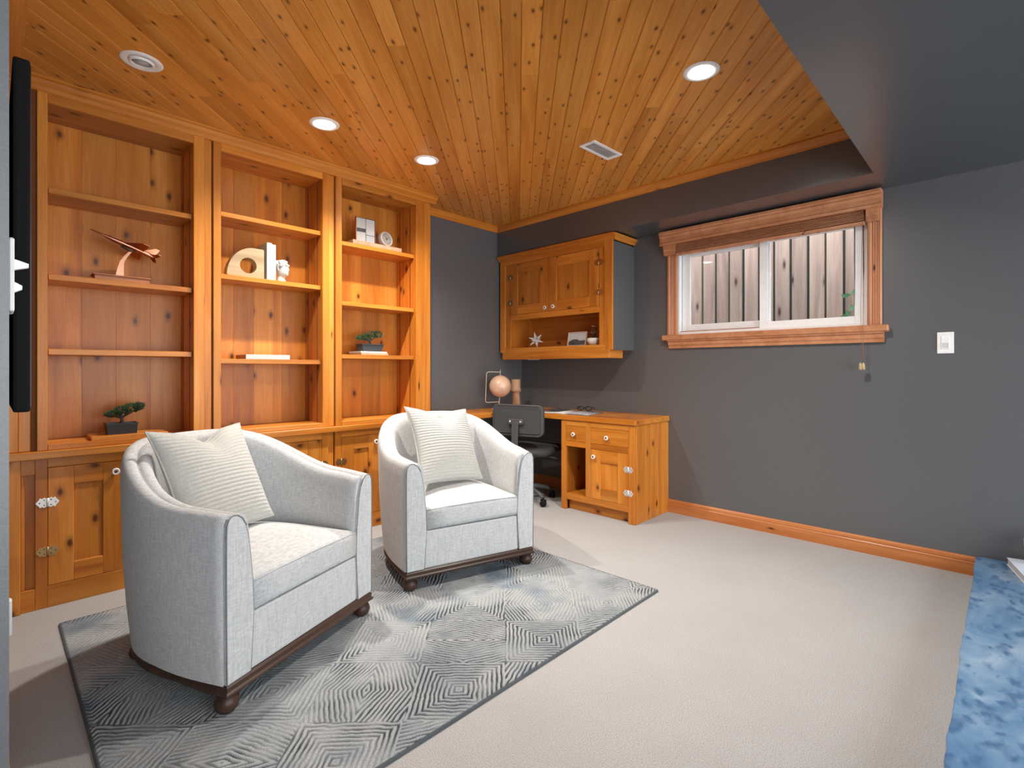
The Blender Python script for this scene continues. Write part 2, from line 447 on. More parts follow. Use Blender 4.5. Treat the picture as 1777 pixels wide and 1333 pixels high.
# track strip under the sliding sash
wbox('sill_track', M['tan_wood'], (XW+0.014, XW+0.052, 1.235, WY1-0.03, WZ0+0.024, WZ0+0.030))
def casing(y0, y1):
    w = y1-y0; pr = []
    for q, dpt in ((0,0.016),(0.10,0.020),(0.16,0.020),(0.2,0.015),(0.28,0.018),(0.36,0.013),(0.44,0.018),(0.52,0.013),(0.6,0.018),(0.68,0.013),(0.78,0.019),(0.84,0.022),(1,0.020)):
        pr.append((XW-dpt, y0+q*w))
    pr += [(XW, y1), (XW, y0)]
    return MB(WO).prism(pr, 'z', 1.385, 2.19)
casing(1.825, 1.902).build('casing', M['trim_wood_z'], win)
casing(0.528, 0.598).build('casing', M['trim_wood_z'], win)
wbox('window_stool', M['trim_wood'], (XW-0.055, XW+0.02, 0.493, 1.936, 1.345, 1.386), bevel=0.006)
ap = [(XW,1.283),(XW-0.020,1.283),(XW-0.022,1.30),(XW-0.030,1.31),(XW-0.034,1.33),(XW-0.046,1.338),(XW-0.046,1.345),(XW,1.345)]
MB(WO).prism(ap, 'y', 0.518, 1.892).build('apron', M['trim_wood'], win)
# raised wooden blind with valance
bl = thing('wooden_blind', 'raised reddish wooden blind with a moulded valance above the basement window', 'blind', (XW, 1.22, 2.05))
BO = (XW, 1.22, 2.05)
va = [(XW-0.018,2.185),(XW-0.092,2.185),(XW-0.094,2.168),(XW-0.086,2.160),(XW-0.088,2.150),(XW-0.074,2.135),(XW-0.076,2.105),(XW-0.082,2.098),(XW-0.082,2.082),(XW-0.018,2.082)]
MB(BO).prism(va, 'y', 0.522, 1.938).build('valance', M['trim_wood'], bl)
vb = [(XW-0.018,2.082),(XW-0.062,2.082),(XW-0.064,2.050),(XW-0.056,2.038),(XW-0.058,2.016),(XW-0.050,2.008),(XW-0.018,2.008)]
for y0, y1 in ((1.822, 1.916), (0.540, 0.600)):
    MB(BO).prism(vb, 'y', y0, y1).build('valance_return', M['trim_wood'], bl)
for i in range(7):
    z = 2.076 - i*0.0085
    MB(BO).box(XW-0.052, XW-0.004, 0.61, 1.815, z-0.003, z).build('slat', M['trim_wood'], bl)
MB(BO).box(XW-0.053, XW-0.003, 0.608, 1.817, 1.998, 2.016).build('bottom_rail', M['trim_wood'], bl, 0.003)
for yy in (0.86, 1.22, 1.60):
    MB(BO).sphere((XW-0.028, yy, 1.998), 0.006, 10, 6, (1,1,0.5)).build('cord_button', M['dark_center'], bl)
for dy in (0.0, 0.016):
    MB(BO).tube([(XW-0.066, 0.60+dy, 2.09), (XW-0.068, 0.612+dy*0.8, 1.5), (XW-0.068, 0.614+dy*0.4, 1.17)], 0.0012, 5).build('pull_cord', M['tan_wood'], bl)
for dy in (0.0, 0.014):
    MB(BO).lathe([(0.002,0.045),(0.006,0.04),(0.009,0.02),(0.010,0.006),(0.006,0)], (XW-0.068-dy*0.3, 0.612+dy, 1.115), 10).build('tassel', M['pale_wood'], bl)
# outside
struct('ground', MB().box(XW+0.14, 7.5, -2.5, 5, 1.16, 1.22), M['ground'])
fence = thing('board_fence', 'weathered reddish board fence standing outside the basement window', 'fence', (4.75, 1.3, 1.22))
FO = (4.75, 1.3, 1.22)
yy = -0.6
i = 0
while yy < 3.6:
    wv = random.uniform(0.104, 0.112)
    MB(FO).box(4.74+(i%2)*0.004, 4.762+(i%2)*0.004, yy, yy+wv, 1.22, 3.3).build('fence_board', M['fence_wood'], fence, 0.002)
    yy += wv + random.uniform(0.016, 0.024); i += 1
for z in (1.42, 2.9):
    MB(FO).box(4.77, 4.81, -0.6, 3.6, z, z+0.09).build('fence_rail', M['fence_wood'], fence)
struct('wall_outside', MB().box(5.5, 5.6, -2.5, 5, 1.2, 3.2), plain('dark_siding', lin(60,70,66), 0.9))
vine = thing('vine', 'pale green leafy vine climbing the fence outside the window', 'plant', (4.70, 0.85, 1.22))
VO = (4.70, 0.85, 1.22)
vm = MB(VO); vs_ = MB(VO)
rr = random.Random(3)
for (y0, z0, y1, z1) in ((0.80,1.22,0.72,2.35),(0.70,1.22,0.80,1.9),(0.95,1.22,0.85,1.7)):
    pts = [(4.715+rr.uniform(-.01,.01), y0+(y1-y0)*t/6+rr.uniform(-.03,.03), z0+(z1-z0)*t/6) for t in range(7)]
    vs_.tube(pts, 0.004, 5)
    for p in pts[1:]:
        for q in range(4):
            c = Vector(p) + Vector((rr.uniform(-.03,.0), rr.uniform(-.05,.05), rr.uniform(-.05,.05)))
            a = rr.uniform(0, 6.3); e1 = Vector((0.2*rr.uniform(-1,1), math.cos(a), math.sin(a)))*0.028; e2 = Vector((0.2, -math.sin(a), math.cos(a)))*0.016
            vm.add([c-e1, c+e2, c+e1, c-e2], [(0,1,2,3)])
vs_.build('stem', M['pale_wood'], vine); vm.build('leaves', M['leaf'], vine, kind='stuff')

# ------------------------------------------------------------------ cabinet fittings (front faces local -Y)
KNOB = MB().lathe([(0.006,0.0),(0.006,-0.010),(0.015,-0.013),(0.0175,-0.018),(0.0165,-0.023),(0.012,-0.025),(0.0105,-0.0235)], n=20, ax='y').mesh('knob')
KNOBC = MB().lathe([(0.0106,-0.0225),(0.006,-0.0242),(0.0001,-0.0246)], n=16, ax='y').mesh('knob_center')
def hinge_mesh(nm):
    m = MB()
    for s in (-1, 1):
        pl = [(0.004*s,-0.018),(0.012*s,-0.024),(0.020*s,-0.018),(0.026*s,-0.024),(0.032*s,-0.013),(0.042*s,0),(0.032*s,0.013),(0.026*s,0.024),(0.020*s,0.018),(0.012*s,0.024),(0.004*s,0.018)]
        m.prism(pl if s > 0 else pl[::-1], 'y', -0.0022, 0.0002)
    m.tube([(0,-0.002,-0.02),(0,-0.002,0.02)], 0.0045, 8)
    return m.mesh(nm)
HINGE = hinge_mesh('hinge')
HPIN = MB()
for s in (-1, 1):
    for dx, dz in ((0.012,0.012),(0.012,-0.012),(0.028,0.0)):
        HPIN.lathe([(0.003,0.0),(0.003,-0.0006),(0.0001,-0.001)], (s*dx, -0.0022, dz), 8, 'y')
HPIN = HPIN.mesh('screw')
KNOB.materials.append(M['ceramic']); KNOBC.materials.append(M['dark_center']); HINGE.materials.append(M['chrome']); HPIN.materials.append(M['dark_center'])
HINGE_B = HINGE.copy(); HINGE_B.materials.clear(); HINGE_B.materials.append(M['brass'])
def knob(parent, x, y, z):
    k_ = link('knob', KNOB, None, parent, (x, y, z), label='small round white knob with a dark centre'); link('knob_center', KNOBC, None, k_); return k_
def hinge(parent, x, y, z, brass=False):
    h_ = link('hinge', HINGE_B if brass else HINGE, None, parent, (x, y, z), label='notched metal strap hinge')
    link('screws', HPIN, None, h_)
    return h_
def door(parent, x0, x1, z0, z1, y, off, kx, kz, hx, hz, sw=0.092, rw=0.088, brass=(False, False), axis_mats=('pine_z','pine_x'), pan=0.010, th=0.02, g=0.0018):
    x0 += g; x1 -= g; z0 += g; z1 -= g
    d = MB(off).box(x0+sw-0.004, x1-sw+0.004, y+pan, y+th, z0+rw-0.004, z1-rw+0.004).build('door', M[axis_mats[0]], parent)
    for a, b in ((x0, x0+sw), (x1-sw, x1)):
        MB(off).box(a, b, y, y+th, z0, z1).build('door_stile', M[axis_mats[0]], d, 0.0015)
    for a, b in ((z0, z0+rw), (z1-rw, z1)):
        MB(off).box(x0+sw, x1-sw, y, y+th, a, b).build('door_rail', M[axis_mats[1]], d, 0.0015)
    o = Vector(off)
    if kx is not None: knob(d, kx-o.x, y-o.y, kz-o.z)
    for q, z in enumerate(hz): hinge(d, hx-o.x, y-o.y, z-o.z, brass[q])
    return d

# ------------------------------------------------------------------ bookcases (upper units)
YU, YBK, ZC0, ZC1 = 3.215, YA, 0.702, 0.740
ZT = 2.371
bays = [  # outer x0, opening x0, opening x1, outer x1, shelf tops, label
    (0.149, 0.186, 0.7815, 0.835, (1.982, 1.573, 1.217), 'honey pine bookcase section nearest the wall-mounted television, holding the model airplane'),
    (0.879, 0.919, 1.5207, 1.564, (2.032, 1.672, 1.181), 'middle honey pine bookcase section with the round-holed wooden bookend'),
    (1.611, 1.656, 2.257, 2.341, (1.996, 1.585, 1.222), 'honey pine bookcase section beside the dark wall, holding the small clock')]
for bi, (o0, a0, a1, o1, shs, lab) in enumerate(bays):
    T = thing('bookcase', lab, 'bookcase', (o0, YU, ZC1), group='built-in bookcase sections'); O = (o0, YU, ZC1)
    B = lambda: MB(O)
    B().box(o0, a0, YU, YU+0.02, ZC1, ZT+0.045).build('stile', M['plain_pine_z'], T, 0.002)
    B().box(a1, o1, YU, YU+0.02, ZC1, ZT+0.045).build('stile', M['plain_pine_z'], T, 0.002)
    B().box(a0, a1, YU, YU+0.02, ZT, ZT+0.045).build('top_rail', M['pine_x'], T, 0.002)
    for x0, x1 in ((a0-0.018, a0-0.001), (a1+0.001, a1+0.018)):
        sp = B().box(x0, x1, YU+0.02, YBK, ZC1, ZT+0.045).build('side_panel', M['pine_z'], T)
        xs = x1 if x0 < a0 else x0
        sg = 1 if x0 < a0 else -1
        for yy in (YU+0.075, YU+0.215):
            B().box(min(xs, xs+sg*0.0015), max(xs, xs+sg*0.0015), yy, yy+0.008, ZC1+0.03, ZT-0.01).build('shelf_standard', M['groove'], sp)
    B().box(a0, a1, YU+0.02, YBK, ZT+0.003, ZT+0.022).build('top_panel', M['pine_x'], T)
    B().box(a0, a1, YU-0.001, YBK, ZC1, ZC1+0.027).build('bottom_board', M['plain_pine_x'], T, 0.002)
    bp = B().box(a0-0.001, a1+0.001, YBK-0.006, YBK-0.001, ZC1+0.027, ZT+0.003).build('back_panel', M['pine_z'], T)
    nb = 4; ws = [random.uniform(0.8, 1.25) for _ in range(nb)]; tot = sum(ws); x = a0
    for w_ in ws:
        w2 = (a1-a0)*w_/tot
        B().box(x+0.0002, x+w2-0.0002, YBK-0.014, YBK-0.005, ZC1+0.027, ZT+0.003).build('back_board', M['pine_z'], bp, 0.0005)
        x += w2
    for z in shs:
        B().box(a0+0.003, a1-0.003, YU+0.024, YBK-0.015, z-0.028, z).build('shelf', M['pine_x'], T, 0.002)
    # recessed strips beside the stiles
    nx = {0: 0.879, 1: 1.611, 2: None}[bi]
    if nx:
        B().box(o1, nx-0.007, YU+0.009, YU+0.03, ZC1, ZT+0.045).build('filler_strip', M['plain_pine_z'], T, 0.003)
        B().box(nx-0.007, nx, YU+0.015, YU+0.04, ZC1, ZT+0.045).build('groove_shade_strip', M['groove'], T)  # shade of the gap between stiles painted as dark brown
    else:
        B().box(o1, o1+0.012, YU+0.008, YU+0.03, ZC1, ZT+0.045).build('filler_strip', M['plain_pine_z'], T, 0.003)
        B().box(o1+0.012, 2.403, YU+0.014, YU+0.04, ZC1, ZT+0.045).build('filler_strip', M['plain_pine_z'], T, 0.003)
        B().box(2.385, 2.403, YU+0.04, YBK, ZC1, ZT+0.045).build('end_panel', M['pine_z'], T)
    if bi == 0:
        B().box(0.127, 0.149, YU+0.013, YU+0.04, ZC1, ZT+0.045).build('groove_shade_strip', M['groove'], T)  # same painted groove shade, left of the first stile
        B().box(0.086, 0.127, YU+0.010, YU+0.03, ZC1, ZT+0.045).build('filler_strip', M['plain_pine_z'], T, 0.003)
        B().box(XL+0.002, 0.086, YU+0.004, YU+0.03, ZC1, ZT+0.045).build('filler_strip', M['plain_pine_z'], T, 0.003)
# crown and frieze running over all three
fz = [(YU-0.004, 2.414), (YU-0.010, 2.420), (YU-0.012, 2.434), (YU-0.026, 2.444), (YU-0.034, 2.458), (YU-0.046, 2.462), (YU-0.046, CEIL-0.001), (YA, CEIL-0.001), (YA, 2.414)]
struct('trim_4', MB().prism(fz, 'x', XL+0.002, 2.44), M['plain_pine_x'])

# ------------------------------------------------------------------ base cabinets and worktop
YB = 3.225
wk = MB((1.2, 3.2, ZC0)).box(XL+0.002, 2.404, 3.195, YA-0.002, ZC0, ZC1-0.0005).build('worktop', M['plain_pine_x'], None, 0.004)
wk.location = (1.2, 3.2, ZC0)
tag(wk, 'long honey pine ledge running beneath the three bookcase sections', 'worktop')
bases = [
    (0.143, 0.186, 0.484, 0.7815, 0.835, 'honey pine base cabinet nearest the left wall, partly behind the foreground armchair', ((False, True), (False, False))),
    (0.879, 0.919, 1.220, 1.5207, 1.564, 'middle honey pine base cabinet seen between the two armchairs', ((True, True), (True, True))),
    (1.611, 1.656, 1.957, 2.257, 2.403, 'honey pine base cabinet behind the armchair nearer the desk', ((True, True), (True, True)))]
for bi, (o0, a0, am, a1, o1, lab, br) in enumerate(bases):
    T = thing('base_cabinet', lab, 'cabinet', (o0, YB, 0), group='built-in base cabinets'); O = (o0, YB, 0)
    B = lambda: MB(O)
    B().box(o0, a0, YB, YB+0.02, 0.0, ZC0).build('stile', M['plain_pine_z'], T, 0.0015)
    B().box(a1, o1, YB, YB+0.02, 0.0, ZC0).build('stile', M['plain_pine_z'], T, 0.0015)
    B().box(a0, a1, YB, YB+0.02, 0.658, ZC0).build('top_rail', M['plain_pine_x'], T, 0.0015)
    B().box(a0, a1, YB, YB+0.02, 0.0, 0.102).build('bottom_rail', M['pine_x'], T, 0.0015)
    B().box(a0, a1, YB+0.024, YA-0.002, 0.0, ZC0).build('carcass', M['groove'], T)
    door(T, a0, am, 0.102, 0.658, YB, O, am-0.045, 0.606, a0, (0.495, 0.266), brass=br[0])
    door(T, am, a1, 0.102, 0.658, YB, O, am+0.045, 0.606, a1, (0.495, 0.266), brass=br[1])
    nx = {0: 0.879, 1: 1.611, 2: None}[bi]
    if nx: B().box(o1, nx-0.005, YB+0.012, YB+0.04, 0, ZC0).build('filler_strip', M['plain_pine_z'], T, 0.002)
    else: B().box(2.385, 2.403, YB+0.02, YA-0.002, 0, ZC0).build('end_panel', M['pine_z'], T)
    if bi == 0:
        B().box(0.054, 0.094, YB-0.014, YB+0.03, 0, ZC0).build('corner_post', M['pine_z'], T, 0.002)
        B().box(0.094, 0.143, YB+0.022, YB+0.04, 0.0, ZC0).build('recessed_panel', M['pine_z'], T)
        B().box(0.094, 0.143, YB, YB+0.022, 0.63, ZC0).build('cross_rail', M['plain_pine_x'], T, 0.002)
        B().box(0.094, 0.143, YB, YB+0.022, 0.0, 0.10).build('cross_rail', M['plain_pine_x'], T, 0.002)
        B().box(0.094, 0.108, YB+0.008, YB+0.022, 0.10, 0.63).build('bead', M['plain_pine_z'], T, 0.003)
        B().box(XL+0.016, 0.054, YB-0.006, YB+0.03, 0, ZC0).build('filler_strip', M['pine_z'], T)

# ------------------------------------------------------------------ desk: top, pedestal; wall cabinet (local front = -Y, turned to face -X)
RZ = -math.pi/2
dt = thing('corner_desk', 'L-shaped honey pine desktop in the corner under the wall cabinet', 'desk', (XW, 2.6, 0.713)); DO = (XW, 2.6, 0.713)
MB(DO).box(3.205, XW-0.001, 1.893, YA-0.001, 0.714, 0.755).build('return_slab', M['pine_y'], dt, 0.004)
MB(DO).box(2.405, 3.2045, 3.10, YA-0.001, 0.714, 0.755).build('main_slab', M['pine_x'], dt, 0.004)
for xx in (3.235, 3.252):
    MB(DO).box(xx, xx+0.008, 1.8926, 1.9, 0.722, 0.748).build('wedge', M['groove'], dt)
MB(DO).box(2.405, 3.2, YA-0.03, YA-0.001, 0.66, 0.713).build('support_cleat', M['pine_x'], dt)

PO = (3.215, 2.572, 0.0)
ped = thing('desk_pedestal', 'honey pine pedestal cabinet with two drawers and a small door under the desktop', 'cabinet', PO, RZ)
def PB(): return MB()
LX = lambda y: 2.572 - y       # world y -> local x
W_ = LX(1.905); DPT = XW - 3.215 - 0.001
st = (0.0, LX(2.524), LX(2.333), LX(2.286), LX(1.955), W_)
PB().box(st[0], st[1], 0, 0.02, 0, 0.712).build('stile', M['plain_pine_z'], ped, 0.0015)
PB().box(st[2], st[3], 0, 0.02, 0.13, 0.712).build('stile', M['plain_pine_z'], ped, 0.0015)
PB().box(st[4], st[5], 0, 0.02, 0, 0.712).build('stile', M['plain_pine_z'], ped, 0.0015)
for x0, x1 in ((st[1], st[2]), (st[3], st[4])):
    PB().box(x0, x1, 0, 0.02, 0.672, 0.712).build('rail', M['plain_pine_x'], ped, 0.0015)
    PB().box(x0, x1, 0, 0.02, 0.508, 0.549).build('rail', M['plain_pine_x'], ped, 0.0015)
PB().box(st[1], st[4], 0, 0.02, 0.083, 0.130).build('bottom_rail', M['plain_pine_x'], ped, 0.0015)
PB().box(st[1], st[4], 0.045, 0.06, 0.0, 0.083).build('toe_kick', M['pine_x'], ped)
side = PB().box(W_-0.02, W_, 0.02, DPT-0.002, 0, 0.713).build('side_panel', M['pine_z'], ped)
for a, b in ((0.0205, 0.19), (0.1908, 0.335), (0.3358, DPT-0.002)):
    PB().box(W_-0.0005, W_+0.0035, a, b, 0, 0.7125).build('side_board', M['pine_z'], side, 0.0012)
PB().box(0.0, 0.018, 0.02, DPT, 0, 0.713).build('side_panel', M['pine_z'], ped)
PB().box(st[2]+0.012, st[2]+0.03, 0.02, DPT, 0.12, 0.70).build('divider', M['pine_z'], ped)
PB().box(0.018, W_-0.02, 0.02, DPT, 0.110, 0.129).build('bottom_panel', M['pine_x'], ped)
PB().box(0.018, W_-0.02, DPT-0.02, DPT-0.002, 0.13, 0.71).build('back_panel', M['pine_z'], ped)
for x0, x1, kx in ((st[1], st[2], LX(2.441)), (st[3], st[4], LX(2.133))):
    d = PB().box(x0+0.002, x1-0.002, 0.001, 0.03, 0.551, 0.670).build('drawer', M['plain_pine_x'], ped, 0.0015)
    knob(d, kx, 0.001, 0.607)
door(ped, st[3], st[4], 0.130, 0.508, 0.001, (0,0,0), LX(2.25), 0.453, st[4], (0.392, 0.222), sw=0.088, rw=0.09)

CO = (3.40, 3.466, 0.0)
wc = thing('wall_cabinet', 'honey pine wall cabinet with two doors hanging above the desk', 'cabinet', (3.40, 3.466, 1.21), RZ)
CY = lambda y: 3.466 - y
def CB(): return MB((0, 0, 1.21))
WW = CY(2.21); CD = XW - 3.40 - 0.001
zb, zt = 1.275, 2.155
c0, cd0, cd1, cd2, c1 = CY(3.40), CY(3.334), CY(2.872), CY(2.343), CY(2.285)
CB().box(0.0, c0, 0, 0.02, zb, zt).build('stile', M['plain_pine_z'], wc, 0.002)
CB().box(c1, WW, 0, 0.02, zb, zt).build('stile', M['plain_pine_z'], wc, 0.002)
CB().box(c0, cd0, 0.012, 0.03, zb+0.035, zt-0.04).build('filler_strip', M['plain_pine_z'], wc, 0.003)
CB().box(cd2, c1, 0.012, 0.03, zb+0.035, zt-0.04).build('filler_strip', M['plain_pine_z'], wc, 0.003)
CB().box(c0, c1, 0, 0.02, 2.098, zt).build('top_rail', M['plain_pine_x'], wc, 0.002)
CB().box(cd0, cd2, 0.006, 0.03, 1.578, 1.628).build('middle_rail', M['plain_pine_x'], wc, 0.002)
CB().box(c0, c1, 0, 0.02, zb, 1.318).build('bottom_rail', M['plain_pine_x'], wc, 0.002)
CB().box(0.02, WW-0.02, 0.02, CD, 1.300, 1.3165).build('bottom_board', M['pine_x'], wc)
CB().box(0.02, WW-0.02, 0.03, CD, 1.60, 1.618).build('shelf', M['pine_x'], wc)
CB().box(0.0, 0.018, 0.02, CD, zb, zt).build('side_panel', M['pine_z'], wc)
CB().box(cd0-0.016, cd0, 0.03, CD, 1.3165, 1.60).build('inner_side', M['pine_z'], wc)
CB().box(cd2, cd2+0.016, 0.03, CD, 1.3165, 1.60).build('inner_side', M['pine_z'], wc)
CB().box(WW-0.018, WW, 0.02, CD, zb, zt).build('painted_end_panel', M['wall'], wc, label='charcoal painted end panel')
CB().box(0.02, WW-0.02, CD-0.012, CD-0.001, zb, zt).build('back_panel', M['pine_x'], wc)
CB().box(0.0, WW, 0.02, CD, zt-0.02, zt).build('top_panel', M['pine_x'], wc)
door(wc, cd0, cd1, 1.628, 2.098, 0.004, (0,0,1.21), CY(2.895), 1.662, cd0, (1.98, 1.74), sw=0.092, rw=0.085, brass=(True, True))
door(wc, cd1, cd2, 1.628, 2.098, 0.004, (0,0,1.21), CY(2.803), 1.664, cd2, (1.98, 1.74), sw=0.092, rw=0.085, brass=(True, True))
cr = [(0.0, zt-0.012), (-0.008, zt-0.010), (-0.014, zt+0.006), (-0.030, zt+0.018), (-0.034, zt+0.024), (-0.034, zt+0.034), (0.0, zt+0.034)]
CB().prism(cr, 'x', -0.012, WW+0.03).build('cornice', M['plain_pine_x'], wc)
cr2 = [(WW - a, z) for a, z in cr]
CB().prism(cr2, 'y', -0.012, CD).build('cornice_return', M['plain_pine_y'], wc)
CB().box(0.03, WW-0.03, 0.0, 0.02, 1.21, zb+0.004).build('light_rail', M['plain_pine_x'], wc, 0.002)
CB().box(WW-0.05, WW-0.03, 0.02, 0.2, 1.21, zb+0.004).build('light_rail', M['plain_pine_y'], wc, 0.002)
CB().box(CY(3.13), CY(3.02), 0.02, 0.06, 1.206, 1.225).build('under_cabinet_light', M['white'], wc)

# ------------------------------------------------------------------ television, switches
tv = thing('television', 'black flat television on the near left wall seen from its edge', 'television', (XL, 2.3, 1.02)); TO = (XL, 2.3, 1.02)
MB(TO).box(0.034, 0.0635, 1.60, 2.98, 1.022, 1.828).build('casing', M['black'], tv, 0.006, 2)
MB(TO).box(0.0634, 0.0645, 1.61, 2.97, 1.034, 1.818).build('screen', plain('glossy_screen', (0.004,0.004,0.005), 0.1), tv)
MB(TO).box(XL, 0.034, 2.1, 2.5, 1.25, 1.6).build('mounting_bracket', M['black'], tv)
sw = thing('light_switch', 'white dimmer switch plate on the charcoal wall beside the window', 'switch', (XW, 0.24, 1.268)); SO = (XW, 0.24, 1.268)
MB(SO).box(XW-0.006, XW, 0.204, 0.276, 1.209, 1.328).build('plate', M['white'], sw, 0.002)
MB(SO).box(XW-0.010, XW-0.006, 0.222, 0.258, 1.232, 1.306).build('rocker', M['white'], sw, 0.0015)
MB(SO).box(XW-0.0102, XW-0.0098, 0.226, 0.254, 1.238, 1.268).build('lower_pad', plain('grey_pad', lin(205,207,210), 0.4), sw)
for z in (1.219, 1.319):
    MB(SO).lathe([(0.003,-0.0065),(0.002,-0.0075),(0.0001,-0.0077)], (XW, 0.24, z), 8, 'x').build('screw', M['chrome'], sw)
sw2 = thing('light_switch', 'white toggle switch plate seen edge-on before the black television', 'switch', (XL, 1.2, 1.2)); SO = (XL, 1.2, 1.2)
MB(SO).box(XL, XL+0.007, 1.16, 1.235, 1.215, 1.335).build('plate', M['white'], sw2, 0.002)
for z, l_ in ((1.296, 0.018), (1.258, 0.010)):
    MB(SO).prism([(XL+0.007, z-0.009), (XL+0.007+l_, z-0.003), (XL+0.007+l_, z+0.003), (XL+0.007, z+0.009)], 'y', 1.19, 1.202).build('toggle', M['white'], sw2)
ol = thing('wall_outlet', 'white outlet with a plug low on the near left wall', 'outlet', (XL, 2.6, 0.22)); OO = (XL, 2.6, 0.22)
MB(OO).box(XL, XL+0.006, 2.56, 2.635, 0.16, 0.28).build('plate', M['white'], ol, 0.002)
MB(OO).box(XL+0.006, XL+0.034, 2.58, 2.615, 0.15, 0.285).build('plug', M['white'], ol, 0.006)

# ------------------------------------------------------------------ ceiling fixtures
def downlight(x, y, lab, on=True, gimbal=False, light=True, spot=R(160), power=1.0):
    T = thing('downlight', lab, 'light', (x, y, CEIL), group='recessed ceiling downlights')
    MB().lathe([(0.050,-0.0005),(0.053,-0.003),(0.060,-0.006),(0.072,-0.005),(0.079,-0.002),(0.080,0.0)], n=40).build('trim_ring', M['white'], T)
    if gimbal:
        g_ = MB().lathe([(0.050,0.0),(0.046,-0.010),(0.040,-0.011),(0.036,-0.004)], n=32).build('gimbal_ring', M['white'], T)
        g_.rotation_euler = (R(4), 0, 0)
        l_ = MB().lathe([(0.0001,-0.008),(0.037,-0.005)], n=32).build('lens', M['lens_off'], T); l_.rotation_euler = (R(4), 0, 0)
    else:
        MB().lathe([(0.0001,-0.013),(0.03,-0.012),(0.044,-0.009),(0.052,-0.004)], n=32).build('lens', M['lamp_on'] if on else M['lens_off'], T)
    if on and light:
        ld = bpy.data.lights.new('downlight_lamp', 'SPOT'); ld.energy = SPOT_W*power; ld.color = WARM
        ld.spot_size = spot; ld.spot_blend = 1.0; ld.shadow_soft_size = 0.03
        lo = bpy.data.objects.new('downlight_lamp', ld); COL.objects.link(lo); lo.parent = T; lo.location = (0, 0, -0.02)
    return T
downlight(0.463, 2.725, 'unlit white gimbal downlight above the section with the model airplane', on=False, gimbal=True)
downlight(1.284, 2.694, 'lit white ceiling downlight, middle of the row before the bookcases', spot=R(138))
downlight(1.968, 2.688, 'lit white ceiling downlight nearest the end of the bookcases', spot=R(138))
downlight(2.253, 0.991, 'lit white ceiling downlight close to the charcoal soffit', power=1.35)
vt = thing('ceiling_vent', 'white louvred air vent in the pine ceiling', 'vent', (2.63, 1.79, CEIL), R(-2))
m = MB(); m.box(-0.146,0.146,-0.058,-0.038,-0.006,0).box(-0.146,0.146,0.038,0.058,-0.006,0).box(-0.146,-0.122,-0.038,0.038,-0.006,0).box(0.122,0.146,-0.038,0.038,-0.006,0)
m.build('frame', M['white'], vt, 0.002)
MB().box(-0.122,0.122,-0.038,0.038,-0.0015,-0.0005).build('backing', M['grey_paper'], vt)
for i in range(15):
    x = -0.114 + i*0.0163
    MB().prism([(x-0.005,-0.005),(x-0.0035,-0.0055),(x+0.005,-0.0015),(x+0.0035,-0.001)], 'y', -0.038, 0.038).build('louvre', M['white'], vt)

# ------------------------------------------------------------------ rug
def rug():
    x0, x1, y0, y1 = 0.205, 2.345, 1.25, 2.965
    nx, ny = 640, 512
    xs = np.linspace(x0, x1, nx); ys = np.linspace(y0, y1, ny)
    X, Y = np.meshgrid(xs, ys)
    c = 0.32
    u = (X + Y)*0.7071/c; v = (X - Y)*0.7071/c
    iu, iv = np.floor(u), np.floor(v)
    fu, fv = np.abs(u-iu-0.5)*c, np.abs(v-iv-0.5)*c
    par = (iu + iv) % 2
    d = np.where(par == 0, np.maximum(fu, fv), np.where((iu % 2) == 0, fu + 0.35*fv, fv + 0.35*fu))
    rng = np.random.default_rng(5)
    def nz(n):
        g = rng.random((n+2, n+2)); a = np.linspace(0, n, nx); b = np.linspace(0, n, ny)
        A, B_ = np.meshgrid(a, b); i = A.astype(int); j = B_.astype(int); s = A-i; t = B_-j
        s = s*s*(3-2*s); t = t*t*(3-2*t)
        return (g[j,i]*(1-s)+g[j,i+1]*s)*(1-t) + (g[j+1,i]*(1-s)+g[j+1,i+1]*s)*t
    ph = np.sin(2*np.pi*(d + 0.006*(nz(70)-0.5) + 0.012*(nz(14)-0.5))/0.0165)
    mask = np.clip((nz(9)*0.6 + nz(30)*0.4 - 0.3)*2.6, 0.28, 1)
    jit = nz(120)*0.5
    yarn = np.clip((0.35 - ph - jit*0.7)*1.25, 0, 1)*mask
    edge = np.minimum(np.minimum(X-x0, x1-X), np.minimum(Y-y0, y1-Y))
    yarn = np.where(edge < 0.009, 0.85, yarn)
    Z = 0.012 - 0.0045*yarn*np.where(edge < 0.006, 0.3, 1.0) + 0.0012*(nz(200)-0.5)
    Z = np.where(edge < 1e-6, 0.0005, Z)
    me = bpy.data.meshes.new('rug')
    cx, cy = (x0+x1)/2, (y0+y1)/2
    co = np.stack([X-cx, Y-cy, Z], -1).reshape(-1, 3)
    idx = np.arange(nx*ny).reshape(ny, nx)
    q = np.stack([idx[:-1,:-1], idx[:-1,1:], idx[1:,1:], idx[1:,:-1]], -1).reshape(-1, 4)
    me.from_pydata(co.tolist(), [], q.tolist())
    at = me.attributes.new('yarn', 'FLOAT', 'POINT'); at.data.foreach_set('value', yarn.reshape(-1).astype(np.float32))
    for p in me.polygons: p.use_smooth = True
    o = link('area_rug', me, M['rug'], None, (cx, cy, 0))
    return tag(o, 'grey carved-pile area rug with diamond line pattern under the armchairs', 'rug')
rug()
RUGZ = 0.0126

